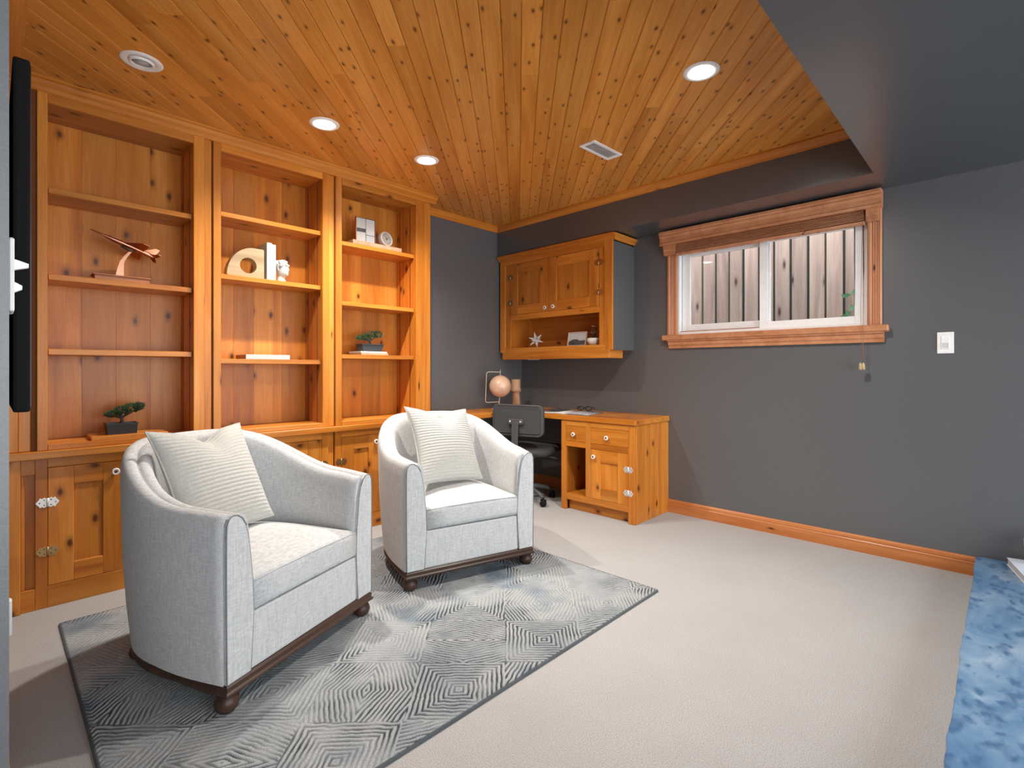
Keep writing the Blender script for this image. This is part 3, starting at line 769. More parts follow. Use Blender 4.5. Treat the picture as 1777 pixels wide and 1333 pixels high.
# ------------------------------------------------------------------ armchairs
CWH, CDP, CV1 = 0.3775, 0.745, 0.27
def plan(n=60, inset=0.0, nstr=8):
    """outline from front left round the back to front right, with outward normals"""
    w = CWH - inset; b = CDP - CV1 - inset; bl = 0.030
    wid = lambda v: w + bl*math.sin(math.pi/2*min(1, v/CV1))
    pts = []
    for i in range(nstr): pts.append((-wid(CV1*i/nstr), CV1*i/nstr))
    e = 2.2
    for i in range(n+1):
        a = math.pi - math.pi*i/n
        c_, s_ = math.cos(a), math.sin(a)
        pts.append(((w+bl)*math.copysign(abs(c_)**(2/e), c_), CV1 + b*abs(s_)**(2/e)))
    for i in range(nstr): pts.append((wid(CV1*(nstr-1-i)/nstr), CV1*(nstr-1-i)/nstr))
    return [Vector((p[0], p[1], 0)) for p in pts]
def arm_top(v):
    t = min(1, max(0, (v-0.12)/0.622)); t = (t*t*(3-2*t))**1.3
    return 0.637 + 0.010*min(1, v/0.14) + (0.832-0.647)*t
def shell_profile(h, v=1.0):
    k = min(1.0, max(0.0, v/0.32))
    return [(-0.030*k-0.002,0.095),(-0.016*k-0.001,0.25),(-0.006*k,0.42),(0.0,h-0.075),(-0.001,h-0.035),(-0.008,h-0.012),(-0.022,h-0.001),(-0.036,h-0.002),(-0.046,h-0.010),
            (-0.050,h-0.020),(-0.054,h-0.013),(-0.066,h-0.007),(-0.082,h-0.012),(-0.094,h-0.030),(-0.101,h-0.07),(-0.106,h-0.14),(-0.118,0.30)]
def armchair(loc, rz, lab):
    T = thing('armchair', lab, 'armchair', loc, rz, 'pale grey barrel armchairs')
    P = plan(); n = len(P)
    m = MB(); vs = []; fs = []
    nrm = []
    for i, p in enumerate(P):
        t = (P[min(n-1, i+1)] - P[max(0, i-1)]).normalized()
        nrm.append(Vector((-t.y, t.x, 0)))
    K = len(shell_profile(0.8))
    for i, p in enumerate(P):
        for d, z in shell_profile(arm_top(p.y), p.y):
            q = p + nrm[i]*d; q.z = z
            if i in (0, n-1): q.y = 0.0
            vs.append(q)
    for i in range(n-1):
        for k_ in range(K-1):
            fs.append((i*K+k_, (i+1)*K+k_, (i+1)*K+k_+1, i*K+k_+1))
    m.add(vs, fs, True)
    m.f.append([k_ for k_ in range(K)]); m.f.append([(n-1)*K+k_ for k_ in range(K)][::-1])
    sh = m.build('upholstered_shell', M['linen'], T)
    # arm fronts with dark piping
    for s in (-1, 1):
        pr = shell_profile(0.637)
        h = 0.637
        out = [(-0.004,0.097),(-0.003,0.25),(-0.002,0.42),(-0.002,h-0.07),(-0.004,h-0.03),(-0.012,h-0.010),(-0.026,h-0.002),(-0.044,h-0.004),(-0.062,h-0.018),(-0.078,h-0.045),(-0.090,h-0.09),(-0.098,h-0.16),(-0.106,0.40),(-0.110,0.30),(-0.106,0.22),(-0.098,0.097)]
        poly = [(s*(CWH+d), z) for d, z in out]
        if s > 0: poly = poly[::-1]
        mm = MB(); mm.prism(poly, 'y', -0.014, 0.004)
        ap_ = mm.build('arm_front', M['linen'], T, 0.006, 2)
        MB().tube([(s*(CWH+d-0.001), -0.0135, z) for d, z in out[:10]], 0.0022, 6).build('piping', M['piping'], ap_)
        MB().tube([(s*(CWH+d+0.001), -0.012, z) for d, z in out[9:]], 0.0016, 6).build('piping', M['piping'], ap_)
    # front apron
    iw = CWH - 0.100
    mm = MB(); mm.box(-iw, iw, -0.006, 0.06, 0.097, 0.288); mm.build('front_apron', M['linen'], T, 0.008, 2)
    # seat cushion
    def outline(ins, yf):
        pts = []
        k0 = 1 - ins/0.30; w = CWH - 0.106; b = 0.40
        for i in range(5): pts.append((-w + 2*w*i/4, yf))
        for i in range(25):
            a = math.pi*i/24; c_, s_ = math.cos(a), math.sin(a)
            pts.append((w*math.copysign(abs(c_)**(2/3.0), c_), 0.20 + b*abs(s_)**(2/3.0)))
        return [(x*k0, 0.29 + (y-0.29)*k0) for x, y in pts]
    yf = -0.012
    rg = []
    for ins, z, cr_ in ((0.012,0.290,0),(0.002,0.297,0),(0.0,0.315,0),(0.0,0.372,0),(0.004,0.390,0),(0.016,0.400,0.1),(0.05,0.408,0.35),(0.10,0.418,0.6),(0.17,0.430,0.9),(0.24,0.434,1.0)):
        rg.append([(x, y, z + 0.008*math.cos(x*4.5)*(1 if z > 0.37 else 0.3) - (0.006 if z < 0.3 else 0)*0) for x, y in outline(ins, yf)])
    mm = MB(); mm.rings(rg); cu = mm.build('seat_cushion', M['linen'], T)
    MB().tube([(x, y, 0.392 + 0.008*math.cos(x*4.5)) for x, y in [(-0.268+0.0268*i, yf+0.002) for i in range(21)]], 0.0026, 6).build('piping', M['linen'], cu)
    # plinth
    def pl(ins):
        q = plan(48, ins, 6); return [(p.x, p.y) for p in q]
    mm = MB(); rg = []
    for ins, z in ((0.050,0.058),(0.036,0.060),(0.033,0.064),(0.033,0.070),(0.039,0.075),(0.038,0.090),(0.046,0.097)):
        o_ = pl(ins); f0 = (o_[0][0]-0.012, -0.042+ins); f1 = (o_[-1][0]+0.012, -0.042+ins)
        o2 = [(x + math.copysign(0.034, x)*max(0, 1-y/0.22) if y < 0.22 else x, y) for x, y in o_]
        f0 = (o2[0][0], -0.053+ins); f1 = (o2[-1][0], -0.053+ins)
        rg.append([(x, y, z) for x, y in [f0] + o2[1:-1] + [f1]])
    mm.rings(rg, smooth=False); mm.build('plinth', M['dark_wood'], T, 0)
    ft = MB().lathe([(0.018,0.060),(0.024,0.054),(0.034,0.040),(0.038,0.026),(0.034,0.010),(0.024,0.0)], n=20).mesh('foot'); ft.materials.append(M['dark_wood'])
    for fx, fy in ((-0.345,0.020),(0.345,0.020),(-0.24,0.60),(0.24,0.60)):
        link('foot', ft, None, T, (fx, fy, 0))
    return T
def chair_loc(px, py, ang):
    u = Vector((math.cos(ang), math.sin(ang), 0)); return Vector((px, py, RUGZ)) + u*CWH
A1, A2 = R(23.3), R(-15.06)
L1 = chair_loc(0.514, 1.785, A1); L2 = chair_loc(1.435, 2.138, A2)
armchair(L1, A1, 'pale grey linen barrel armchair in the foreground, nearest the television')
armchair(L2, A2, 'pale grey linen barrel armchair beside the desk, farther from the camera')

def pillow(loc, yaw, lean, roll, lab, w=0.46, h=0.455, chop=1.0):
    nu, nv = 56, 224
    nr = 27
    vs = []; fs = []
    for side in (1, -1):
        for j in range(nv+1):
            v = -1 + 2*j/nv
            for i in range(nu+1):
                u = -1 + 2*i/nu
                x = u*w/2*(1 - 0.11*(1-v*v)); z = v*h/2*(1 - (0.10 if v > 0 else 0.03)*(1-u*u))
                dn_ = chop*math.exp(-(u/0.30)**2)*max(0, (v-0.05)/0.95)**1.6
                z -= 0.050*dn_
                th = 0.088*((1-u**2)**0.55)*((1-v**2)**0.55)*(1-0.35*dn_)
                bulge = side*th
                fade = min(1, (1-abs(u))*9)*min(1, (1-abs(v))*14)
                rib = 0.0028*abs(math.sin(math.pi*nr*(v+1)/2))*fade
                if side < 0: bulge -= rib
                else: bulge += rib*0.6
                vs.append((x, bulge, z))
    n1 = (nu+1)*(nv+1)
    for s in range(2):
        for j in range(nv):
            for i in range(nu):
                a = s*n1 + j*(nu+1)+i
                q = (a, a+1, a+nu+2, a+nu+1)
                fs.append(q if s == 1 else q[::-1])
    m = MB(); m.add(vs, fs, True)
    o = m.build('cushion', M['pillow'], None)
    o.rotation_euler = (Euler((0,0,yaw)).to_matrix() @ Euler((lean,0,0)).to_matrix() @ Euler((0,roll,0)).to_matrix()).to_euler()
    o.location = loc
    # edge seam
    pts = []
    for k_ in range(80):
        t = k_/80*4; s = int(t); f = -1 + 2*(t-s)
        u, v = ((f,-1),(1,f),(-f,1),(-1,-f))[s]
        x = u*w/2*(1 - 0.11*(1-v*v)); z = v*h/2*(1 - (0.10 if v > 0 else 0.03)*(1-u*u))
        z -= chop*0.050*math.exp(-(u/0.30)**2)*max(0, (v-0.05)/0.95)**1.6
        pts.append((x, 0, z))
    MB().tube(pts, 0.0035, 6, closed=True).build('edge_piping', M['pillow'], o)
    return tag(o, lab, 'cushion', 'ribbed ivory throw pillows')
def loc_in(L, A, u, v, z):
    return Vector((L.x + math.cos(A)*u - math.sin(A)*v, L.y + math.sin(A)*u + math.cos(A)*v, z))
pillow(Vector((0.648, 2.345, 0.672)), R(30.3), R(-25.4), R(1.6), 'ivory ribbed throw pillow tilted in the foreground armchair')
pillow(Vector((1.870, 2.375, 0.681)), R(2.1), R(-26), R(5.4), 'ivory ribbed throw pillow with a dented top in the farther armchair')

# ------------------------------------------------------------------ office chair
oc = thing('office_chair', 'black task chair with its back turned, tucked under the desk', 'office chair', (3.24, 2.93, 0.0), math.atan2(0.27, 0.963))
# local: +X forward (facing), +Y left
def rounded(w, h, r, n=6):
    pts = []
    for cx, cy, a0 in ((w-r, h-r, 0), (-w+r, h-r, 90), (-w+r, -h+r, 180), (w-r, -h+r, 270)):
        for i in range(n+1):
            a = R(a0 + 90*i/n); pts.append((cx + r*math.cos(a), cy + r*math.sin(a)))
    return pts
zc = 0.703
def pad(x_list, w, h, r, cz, cx0, curve=0.10):
    rg = []
    for dx, ins in x_list:
        rg.append([(cx0 + dx - curve*0 + 0.35*y*y, y, cz + z) for y, z in rounded(w-ins, h-ins, max(0.012, r-ins))])
    return MB().rings(rg)
pad([(-0.030,0.012),(-0.036,0.004),(-0.030,0.0),(0.0,0.0),(0.02,0.012)], 0.232, 0.128, 0.045, zc, -0.235).build('backrest_shell', M['chair_plastic'], oc)
pad([(-0.040,0.026),(-0.0405,0.024),(-0.030,0.020)], 0.232, 0.128, 0.045, zc, -0.2345).build('backrest_panel', M['chair_black'], oc)
pad([(0.02,0.012),(0.04,0.016),(0.055,0.05)], 0.232, 0.128, 0.045, zc, -0.235).build('backrest_pad', M['chair_black'], oc)
bk = MB()
bk.rings([[( -0.282, y, zc-0.010+z) for y, z in rounded(0.068, 0.020, 0.018)], [(-0.268, y, zc-0.010+z) for y, z in rounded(0.072, 0.024, 0.018)]])
bk.build('bracket', M['chair_plastic'], oc, 0.002)
for y in (-0.048, 0.048):
    MB().lathe([(0.008,0.0),(0.008,-0.004),(0.004,-0.006),(0.0001,-0.006)], (-0.282, y, zc-0.008), 12, 'x').build('bolt', M['chrome'], oc)
bar = MB()
path = [(-0.282,0,zc-0.01),(-0.287,0,zc-0.10),(-0.288,0,zc-0.20),(-0.275,0,zc-0.275),(-0.235,0,zc-0.305),(-0.15,0,zc-0.312),(0.0,0,zc-0.312)]
rg = []
for i, p in enumerate(path):
    a = Vector(path[max(0,i-1)]); b = Vector(path[min(len(path)-1,i+1)]); t = (b-a).normalized(); nn = Vector((t.z,0,-t.x))
    rg.append([tuple(Vector(p)+nn*0.007+Vector((0,0.028,0))), tuple(Vector(p)+nn*0.007-Vector((0,0.028,0))), tuple(Vector(p)-nn*0.007-Vector((0,0.028,0))), tuple(Vector(p)-nn*0.007+Vector((0,0.028,0)))])
bar.rings(rg, smooth=False); bar.build('back_bar', M['chair_plastic'], oc, 0.002)
rg = []
for z, ins in ((0.400,0.05),(0.405,0.02),(0.425,0.0),(0.45,0.0),(0.468,0.02),(0.474,0.06),(0.476,0.12)):
    rg.append([(x+0.02, y, z) for x, y in rounded(0.215-ins, 0.225-ins, max(0.03, 0.09-ins))])
MB().rings(rg).build('seat', M['chair_black'], oc)
MB().box(-0.09, 0.09, -0.07, 0.07, 0.365, 0.402).build('seat_mechanism', M['chair_plastic'], oc, 0.006)
MB().tube([(0.0,-0.06,0.385),(-0.005,-0.20,0.38),(-0.005,-0.26,0.372)], 0.006, 8).build('lever', M['chair_plastic'], oc)
bx, by = -0.05, 0.04
MB().lathe([(0.03,0.07),(0.03,0.20),(0.02,0.202),(0.014,0.205),(0.014,0.37)], (bx,by,0), n=16).build('gas_column', M['chair_plastic'], oc)
CAST = MB()
for s in (-1, 1):
    CAST.lathe([(0.012,s*0.005),(0.025,s*0.006),(0.027,s*0.012),(0.025,s*0.018),(0.012,s*0.020)], (0.0, 0, 0.027), 14, 'y')
CAST.lathe([(0.007,0.04),(0.007,0.075)], (0.0,0,0), 8); CAST.tube([(-0.02,0,0.05),(0,0,0.058),(0.025,0,0.045)], 0.012, 6)
CAST = CAST.mesh('caster'); CAST.materials.append(M['black'])
for i in range(5):
    a = R(-100 - 15.7 + 72*i)
    pts = [(0.02*math.cos(a),0.02*math.sin(a),0.115),(0.12*math.cos(a),0.12*math.sin(a),0.118),(0.21*math.cos(a),0.21*math.sin(a),0.098),(0.262*math.cos(a),0.262*math.sin(a),0.070)]
    pts = [(x+bx, y+by, z) for x, y, z in pts]
    MB().tube(pts, 0.02, 8, rads=[0.026,0.021,0.016,0.014]).build('base_leg', M['chair_plastic'], oc)
    link('caster', CAST, None, oc, (0.262*math.cos(a)+bx, 0.262*math.sin(a)+by, 0.0), (0,0,a+0.7))

# ------------------------------------------------------------------ things on the desk
DZ = 0.7555
gl = thing('globe', 'peach desk globe on a squared metal stand', 'globe', (3.222, 3.284, DZ), R(-46))
gz = 0.967 - DZ
MB().sphere((0,0,gz), 0.099, 32, 20).build('ball', M['globe'], gl)
ax_ = []
for x, z in ((0.0, gz+0.128), (-0.10, gz+0.130), (-0.117, gz+0.126), (-0.124, gz+0.112), (-0.134, gz-0.128), (-0.130, gz-0.143), (-0.118, gz-0.148), (-0.01, gz-0.142)):
    ax_.append((x, 0, z))
MB().tube(ax_, 0.0038, 8).build('frame_arm', M['cream_metal'], gl)
MB().tube([(0.002,0,gz+0.15),(0.0,0,gz+0.09)], 0.004, 8, rads=[0.002,0.005]).build('axis_pin', M['cream_metal'], gl)
MB().tube([(-0.006,0,gz-0.10),(-0.010,0,gz-0.15),(-0.014,0,0.012)], 0.005, 8).build('stem', M['cream_metal'], gl)
MB().lathe([(0.0001,0.016),(0.02,0.014),(0.062,0.008),(0.065,0.004),(0.065,0.0)], (-0.014,0,0), 28).build('base', M['cream_metal'], gl)
vo_ = MB((3.45,3.305,DZ)); vo_.lathe([(0.001,0.270),(0.041,0.270),(0.043,0.266),(0.043,0.186),(0.049,0.178),(0.049,0.155),(0.034,0.151),(0.036,0.12),(0.045,0.02),(0.047,0.0)], (3.45,3.305,DZ), 28)
vse = vo_.build('wooden_vase', M['pink_wood'], None); vse.location = (3.45, 3.305, DZ)
tag(vse, 'turned pale wooden vase with a flared base next to the globe', 'vase')
# open magazine with eyeglasses on it
mg = thing('magazine', 'open glossy magazine lying on the desk beneath the eyeglasses', 'magazine', (3.375, 2.585, DZ), R(-80))
# local: x right (towards viewer's right), y away
def page(sgn):
    vs = []; fs = []
    nx, ny = 14, 2
    for j in range(ny+1):
        for i in range(nx+1):
            t = i/nx; x = sgn*0.215*t
            z = 0.004 + 0.020*math.sin(min(1, t*2.2)*math.pi*0.5)*math.exp(-1.6*t) + 0.0
            vs.append((x, -0.14 + 0.28*j/ny, z)); 
    for j in range(ny+1):
        for i in range(nx+1):
            t = i/nx; vs.append((sgn*0.215*t, -0.14 + 0.28*j/ny, 0.0))
    n1 = (nx+1)*(ny+1)
    for j in range(ny):
        for i in range(nx):
            a = j*(nx+1)+i
            fs += [(a, a+1, a+nx+2, a+nx+1), (n1+a, n1+a+nx+1, n1+a+nx+2, n1+a+1)]
    for i in range(nx):
        fs.append((i, n1+i, n1+i+1, i+1)); b = ny*(nx+1)
        fs.append((b+i, b+i+1, n1+b+i+1, n1+b+i))
    for j in range(ny):
        a = j*(nx+1)+nx; fs.append((a, n1+a, n1+a+nx+1, a+nx+1))
    return MB().add(vs, fs, True)
lp = page(-1).build('left_pages', M['paper'], mg); rp = page(1).build('right_pages', M['grey_paper'], mg)
MB().box(-0.205,-0.07,-0.12,0.12,0.0155,0.0163).xf(Matrix.Rotation(R(2.5),4,'Y')).build('printed_photo', M['dark_print'], mg)
eg = thing('eyeglasses', 'black rimmed eyeglasses lying on the open magazine', 'eyeglasses', (3.46, 2.52, DZ+0.018), R(-66))
for s in (-1, 1):
    ring = [(s*0.034 + 0.026*math.cos(a), 0.0, 0.019 + 0.017*math.sin(a)) for a in [2*math.pi*i/20 for i in range(20)]]
    MB().tube(ring, 0.0028, 6, closed=True).build('rim', M['black'], eg)
    MB().tube([(s*0.060,0,0.026),(s*0.064,0.01,0.026),(s*0.062,0.09,0.020),(s*0.058,0.13,0.004)], 0.0025, 6).build('temple', M['black'], eg)
MB().tube([(-0.009,0,0.022),(0,-0.002,0.026),(0.009,0,0.022)], 0.0025, 6).build('bridge', M['black'], eg)

# ------------------------------------------------------------------ things in the wall cabinet
WZ = 1.318
stp = Vector((3.50, 3.095, WZ))
star = thing('star_ornament', 'white faceted star ornament on the open shelf of the wall cabinet', 'ornament', stp, R(-62))
sm = MB()
def spike(dirv, L, r):
    d = Vector(dirv).normalized(); a = d.orthogonal().normalized(); b = d.cross(a)
    c = Vector((0,0,0.072))
    vs = [c + d*L] + [c + (a*math.cos(q)+b*math.sin(q))*r for q in (0, 1.571, 3.142, 4.712)]
    sm.add(vs, [(0,1,2),(0,2,3),(0,3,4),(0,4,1),(1,4,3,2)])
for i in range(6):
    a = R(90+60*i+12); spike((math.cos(a), -0.15, math.sin(a)), 0.078, 0.026)
for dv in ((0.5,0.8,0.3),(-0.5,0.8,0.2),(0,0.8,-0.5),(0.45,-0.8,0.35),(-0.4,-0.8,-0.1)): spike(dv, 0.07, 0.026)
sm.build('spikes', M['plaster'], star)
MB().sphere((0,0,0.072), 0.030, 14, 10).build('core', M['plaster'], star)
# picture frame leaning, bowl vase with blossoms
pf = thing('picture_frame', 'small framed landscape photo leaning inside the wall cabinet', 'picture frame', (3.47, 2.615, WZ), R(-86))
fr = MB(); rectframe_ = lambda m, w, h, t, d: m.box(-w, w, 0, d, 0, t).box(-w, w, 0, d, h-t, h).box(-w, -w+t, 0, d, t, h-t).box(w-t, w, 0, d, t, h-t)
rectframe_(fr, 0.092, 0.122, 0.008, 0.014); fo = fr.build('frame', M['cream_metal'], pf, 0.001)
pp = MB().box(-0.084, 0.084, 0.005, 0.011, 0.008, 0.114).build('photo', M['photo'], pf)
MB().prism([(-0.083,0.009),(0.083,0.009),(0.083,0.050),(0.03,0.046),(0.0,0.060),(-0.045,0.058),(-0.083,0.04)], 'y', 0.0042, 0.0052).build('printed_hills', M['dark_print'], pp)
for o_ in (fo, pp): o_.rotation_euler = (R(-9), 0, 0)
bv = thing('blossom_bowl', 'white bowl of dried pink blossoms beside the framed photo', 'vase', (3.50, 2.455, WZ))
MB().lathe([(0.022,0.0),(0.036,0.008),(0.056,0.035),(0.058,0.050),(0.050,0.062),(0.047,0.060),(0.053,0.048)], n=28).build('bowl', M['ceramic'], bv)
MB().lathe([(0.0001,0.056),(0.05,0.056)], n=20).build('soil', M['soil'], bv)
fl = MB(); stt = MB(); rq = random.Random(4)
for i in range(15):
    a = rq.uniform(0, 6.28); r_ = rq.uniform(0, 0.045); c = (r_*math.cos(a), r_*math.sin(a)+0.01, rq.uniform(0.085, 0.165))
    stt.tube([(c[0]*0.3, c[1]*0.3, 0.05), c], 0.0015, 4)
    for q in range(5):
        b = q*1.2566; e = Vector((math.cos(b)*0.012, math.sin(b)*0.012, 0.003)); f_ = Vector((-math.sin(b)*0.007, math.cos(b)*0.007, 0))
        p = Vector(c); fl.add([p, p+e*0.6+f_, p+e+Vector((0,0,.004)), p+e*0.6-f_], [(0,1,2,3)])
stt.build('twigs', M['trunk'], bv, kind='stuff'); fl.build('petals', M['blossom'], bv, kind='stuff')

# ------------------------------------------------------------------ things on the bookshelves
def bonsai(loc, pw, pd, ph, top, label, gm, clumps, seed, potm, flare):
    T = thing('bonsai', label, 'plant', loc)
    w0, w1 = pw*flare/2, pw/2
    mm = MB()
    def rc(w, d, z): return [(-w,-d,z),(w,-d,z),(w,d,z),(-w,d,z)]
    d0, d1 = pd*flare/2, pd/2
    mm.rings([rc(w0,d0,0), rc(w1,d1,ph), rc(w1+0.003,d1+0.003,ph), rc(w1+0.003,d1+0.003,ph+0.006), rc(w1-0.004,d1-0.004,ph+0.006), rc(w1-0.005,d1-0.005,ph-0.006)], cap1=True, smooth=False)
    mm.build('pot', potm, T)
    MB().box(-w1+0.006, w1-0.006, -d1+0.006, d1-0.006, ph-0.008, ph-0.001).build('soil', M['soil'], T)
    tr = MB(); tr.tube([(0,0,ph-0.01),(0.004,0,ph+0.02),(-0.003,0,ph+0.04),(0.0,0,ph+0.055)], 0.007, 8, rads=[0.010,0.008,0.007,0.005])
    rq = random.Random(seed); fo = MB()
    for (cx, cz, rx, rz) in clumps:
        tr.tube([(0,0,ph+0.03),(cx*0.5,0,(ph+0.03+cz)/2-0.004),(cx,0,cz-rz*0.3)], 0.004, 6, rads=[0.005,0.004,0.002])
        for i in range(int(520*rx*rz/0.0016)+120):
            a = rq.uniform(0, 6.28); b = rq.uniform(-1, 1); s_ = math.sqrt(1-b*b)*rq.uniform(0.55, 1)
            p = Vector((cx + rx*s_*math.cos(a), rx*0.75*s_*math.sin(a), cz + rz*b*rq.uniform(0.7, 1)))
            e = (p - Vector((cx, 0, cz-rz))).normalized()*0.011 + Vector((rq.uniform(-.004,.004), rq.uniform(-.004,.004), rq.uniform(-.002,.006)))
            f_ = e.orthogonal().normalized()*0.0022
            fo.add([p-f_, p+f_, p+e], [(0,1,2)])
    tr.build('trunk', M['trunk'], T); fo.build('foliage', gm, T, kind='stuff')
    return T
ty = 0.7675
def slab(name, x0, x1, y0, y1, z0, z1, mat, lab, cat, bevel=0.0015):
    o = MB(((x0+x1)/2, (y0+y1)/2, z0)).box(x0, x1, y0, y1, z0, z1).build(name, mat, None, bevel); o.location = ((x0+x1)/2, (y0+y1)/2, z0)
    return tag(o, lab, cat) if lab else o
slab('wooden_tray', 0.345, 0.665, 3.222, 3.40, ty, ty+0.018, M['plain_pine_x'], 'pine board under the bonsai with the black pot', 'tray')
bonsai((0.475, 3.31, ty+0.0185), 0.128, 0.085, 0.050, 0.16, 'small bonsai with windswept dark needles in a black pot on the lowest shelf', M['green'],
       [(-0.035,0.100,0.034,0.018),(0.0,0.118,0.035,0.022),(0.045,0.128,0.042,0.024),(0.075,0.135,0.026,0.020)], 5, M['pot'], 0.95)
# model airplane
S1 = 1.5735
ap_t = thing('model_airplane', 'copper model jet climbing on a curved stand and wooden base', 'model airplane', (0.475, 3.33, S1))
MB().box(-0.112, 0.115, -0.055, 0.035, 0.0, 0.024).build('base', M['tan_wood'], ap_t, 0.002)
MB().box(-0.119, 0.122, -0.062, 0.042, 0.024, 0.031).build('base_top', M['tan_wood'], ap_t, 0.002)
MB().rings([[(x-w,-0.012,z),(x+w,-0.012,z),(x+w,0.006,z),(x-w,0.006,z)] for x, z, w in ((-0.005,0.031,0.018),(-0.002,0.07,0.014),(0.004,0.11,0.010),(0.02,0.14,0.008),(0.040,0.168,0.007))], smooth=False).build('stand', M['rose'], ap_t)
AM = Matrix.Translation((0.015, -0.005, 0.205)) @ Matrix.Rotation(R(21), 4, 'Y') @ Matrix.Rotation(R(-18), 4, 'X')
def apart(m, nm, mat):
    m.xf(AM); return m.build(nm, mat, ap_t)
fu = MB(); n_ = 14
prof = [(-0.150,0.0015,0.0015),(-0.10,0.004,0.004),(-0.07,0.010,0.010),(-0.03,0.014,0.013),(0.03,0.016,0.012),(0.09,0.014,0.011),(0.125,0.010,0.010),(0.145,0.009,0.009)]
fu.rings([[(x, ry*math.cos(2*math.pi*k_/n_), rz_*math.sin(2*math.pi*k_/n_)) for k_ in range(n_)] for x, ry, rz_ in prof])
apart(fu, 'fuselage', M['rose'])
cp = MB().sphere((-0.045,0,0.011), 0.03, 14, 8, (1,0.3,0.36)); apart(cp, 'canopy', M['tan_wood'])
wg = MB()
for s in (-1, 1):
    wg.prism([(-0.005,s*0.012),(0.085,s*0.012),(0.095,s*0.085),(0.065,s*0.085)], 'z', -0.002, 0.002)
apart(wg, 'wings', M['rose'])
tl = MB()
for s in (-1, 1):
    tl.prism([(0.115,s*0.008),(0.15,s*0.008),(0.162,s*0.045),(0.148,s*0.045)], 'z', -0.001, 0.001)
    tl.prism([(0.085,0.006),(0.135,0.006),(0.15,0.048),(0.13,0.048)], 'y', s*0.012-0.001, s*0.012+0.001)
apart(tl, 'tail_fins', M['rose'])
eng = MB().lathe([(0.006,-0.03),(0.008,0.02),(0.006,0.03)], (0.02,0.0,-0.018), 10, 'x'); apart(eng, 'engine', M['dark_center'])
# arch bookend with round hole, books, bust
S2 = 1.6725
def arch_bookend():
    r = 0.205; hgt = 0.182; n1 = 24
    out = [(0.208, 0.0), (0.208, 0.175), (0.202, 0.181)]
    for i in range(n1+1):
        a = R(90 + 90*i/n1); out.append((0.150 + 0.150*math.cos(a), 0.181*math.sin(a)))
    hc = (0.118, 0.072); hr = 0.047
    # densify both loops by angle about the hole centre
    N = 64
    def hit(a):
        d = Vector((math.cos(a), math.sin(a))); best = 9
        for p, q in zip(out, out[1:]+out[:1]):
            p = Vector(p)-Vector(hc); q = Vector(q)-Vector(hc); e = q-p
            den = d.x*(-e.y) - d.y*(-e.x)
            if abs(den) < 1e-9: continue
            t = (p.x*(-e.y) - p.y*(-e.x))/den; s = (d.x*p.y - d.y*p.x)/den
            if t > 0 and -1e-6 <= s <= 1+1e-6: best = min(best, t)
        return best
    angs = sorted([2*math.pi*i/N for i in range(N)] + [math.atan2(p[1]-hc[1], p[0]-hc[0]) % (2*math.pi) for p in out[:3]])
    vs = []; fs = []
    for a in angs:
        t = hit(a)
        for (rr_, y) in ((t, -0.03), (hr, -0.03), (hr, 0.03), (t, 0.03)):
            vs.append((hc[0]+rr_*math.cos(a), y, hc[1]+rr_*math.sin(a)))
    n = len(angs)
    for i in range(n):
        j = (i+1) % n
        for k_ in range(4):
            l = (k_+1) % 4; fs.append((i*4+k_, j*4+k_, j*4+l, i*4+l))
    m = MB((0.104,0,0)).add(vs, fs)
    o = m.build('wooden_bookend', M['pale_wood'], None); o.location = (0.963+0.104, 3.295, S2)
    return tag(o, 'pale wooden quarter-arch bookend with a round hole', 'bookend')
arch_bookend()
def book(x0, x1, y0, y1, z0, z1, lab, spine='front', cover=None, pages=None, c=0.003, rot=0.0, spine_print=False):
    cx, cy = (x0+x1)/2, (y0+y1)/2
    T = thing('book', lab, 'book', (cx, cy, z0), rot); O = (cx, cy, z0)
    cover = cover or M['paper']; pages = pages or M['paper']
    up = (z1-z0) > (x1-x0)
    if up:      # standing, spine at -Y
        MB(O).box(x0+c, x1-c, y0+c, y1-0.004, z0+0.003, z1-0.003).build('pages', pages, T)
        for a, b in ((x0, x0+c), (x1-c, x1)): MB(O).box(a, b, y0+c, y1, z0, z1).build('cover', cover, T, 0.0005)
        sp = MB(O).box(x0, x1, y0, y0+c, z0, z1).build('spine', cover, T, 0.0008)
        if spine_print:
            xm = (x0+x1)/2
            for k_ in range(5):
                zz = z1 - 0.03 - k_*0.006
                MB(O).box(xm-0.004, xm+0.004, y0-0.0006, y0+0.0002, zz-0.004, zz).build('spine_lettering', M['grey_paper'], sp)
    else:       # lying, spine at -Y
        MB(O).box(x0+0.003, x1-0.003, y0+c, y1-0.004, z0+c, z1-c).build('pages', pages, T)
        for a, b in ((z0, z0+c), (z1-c, z1)): MB(O).box(x0, x1, y0+c, y1, a, b).build('cover', cover, T, 0.0005)
        MB(O).box(x0, x1, y0, y0+c, z0, z1).build('spine', cover, T, 0.0008)
    return T
book(1.186, 1.216, 3.26, 3.42, S2, S2+0.230, 'taller thick white book standing next to the wooden bookend', pages=M['tan_wood'])
book(1.2165, 1.240, 3.262, 3.42, S2, S2+0.223, 'slim white book with grey spine lettering next to the plaster head', spine_print=True)
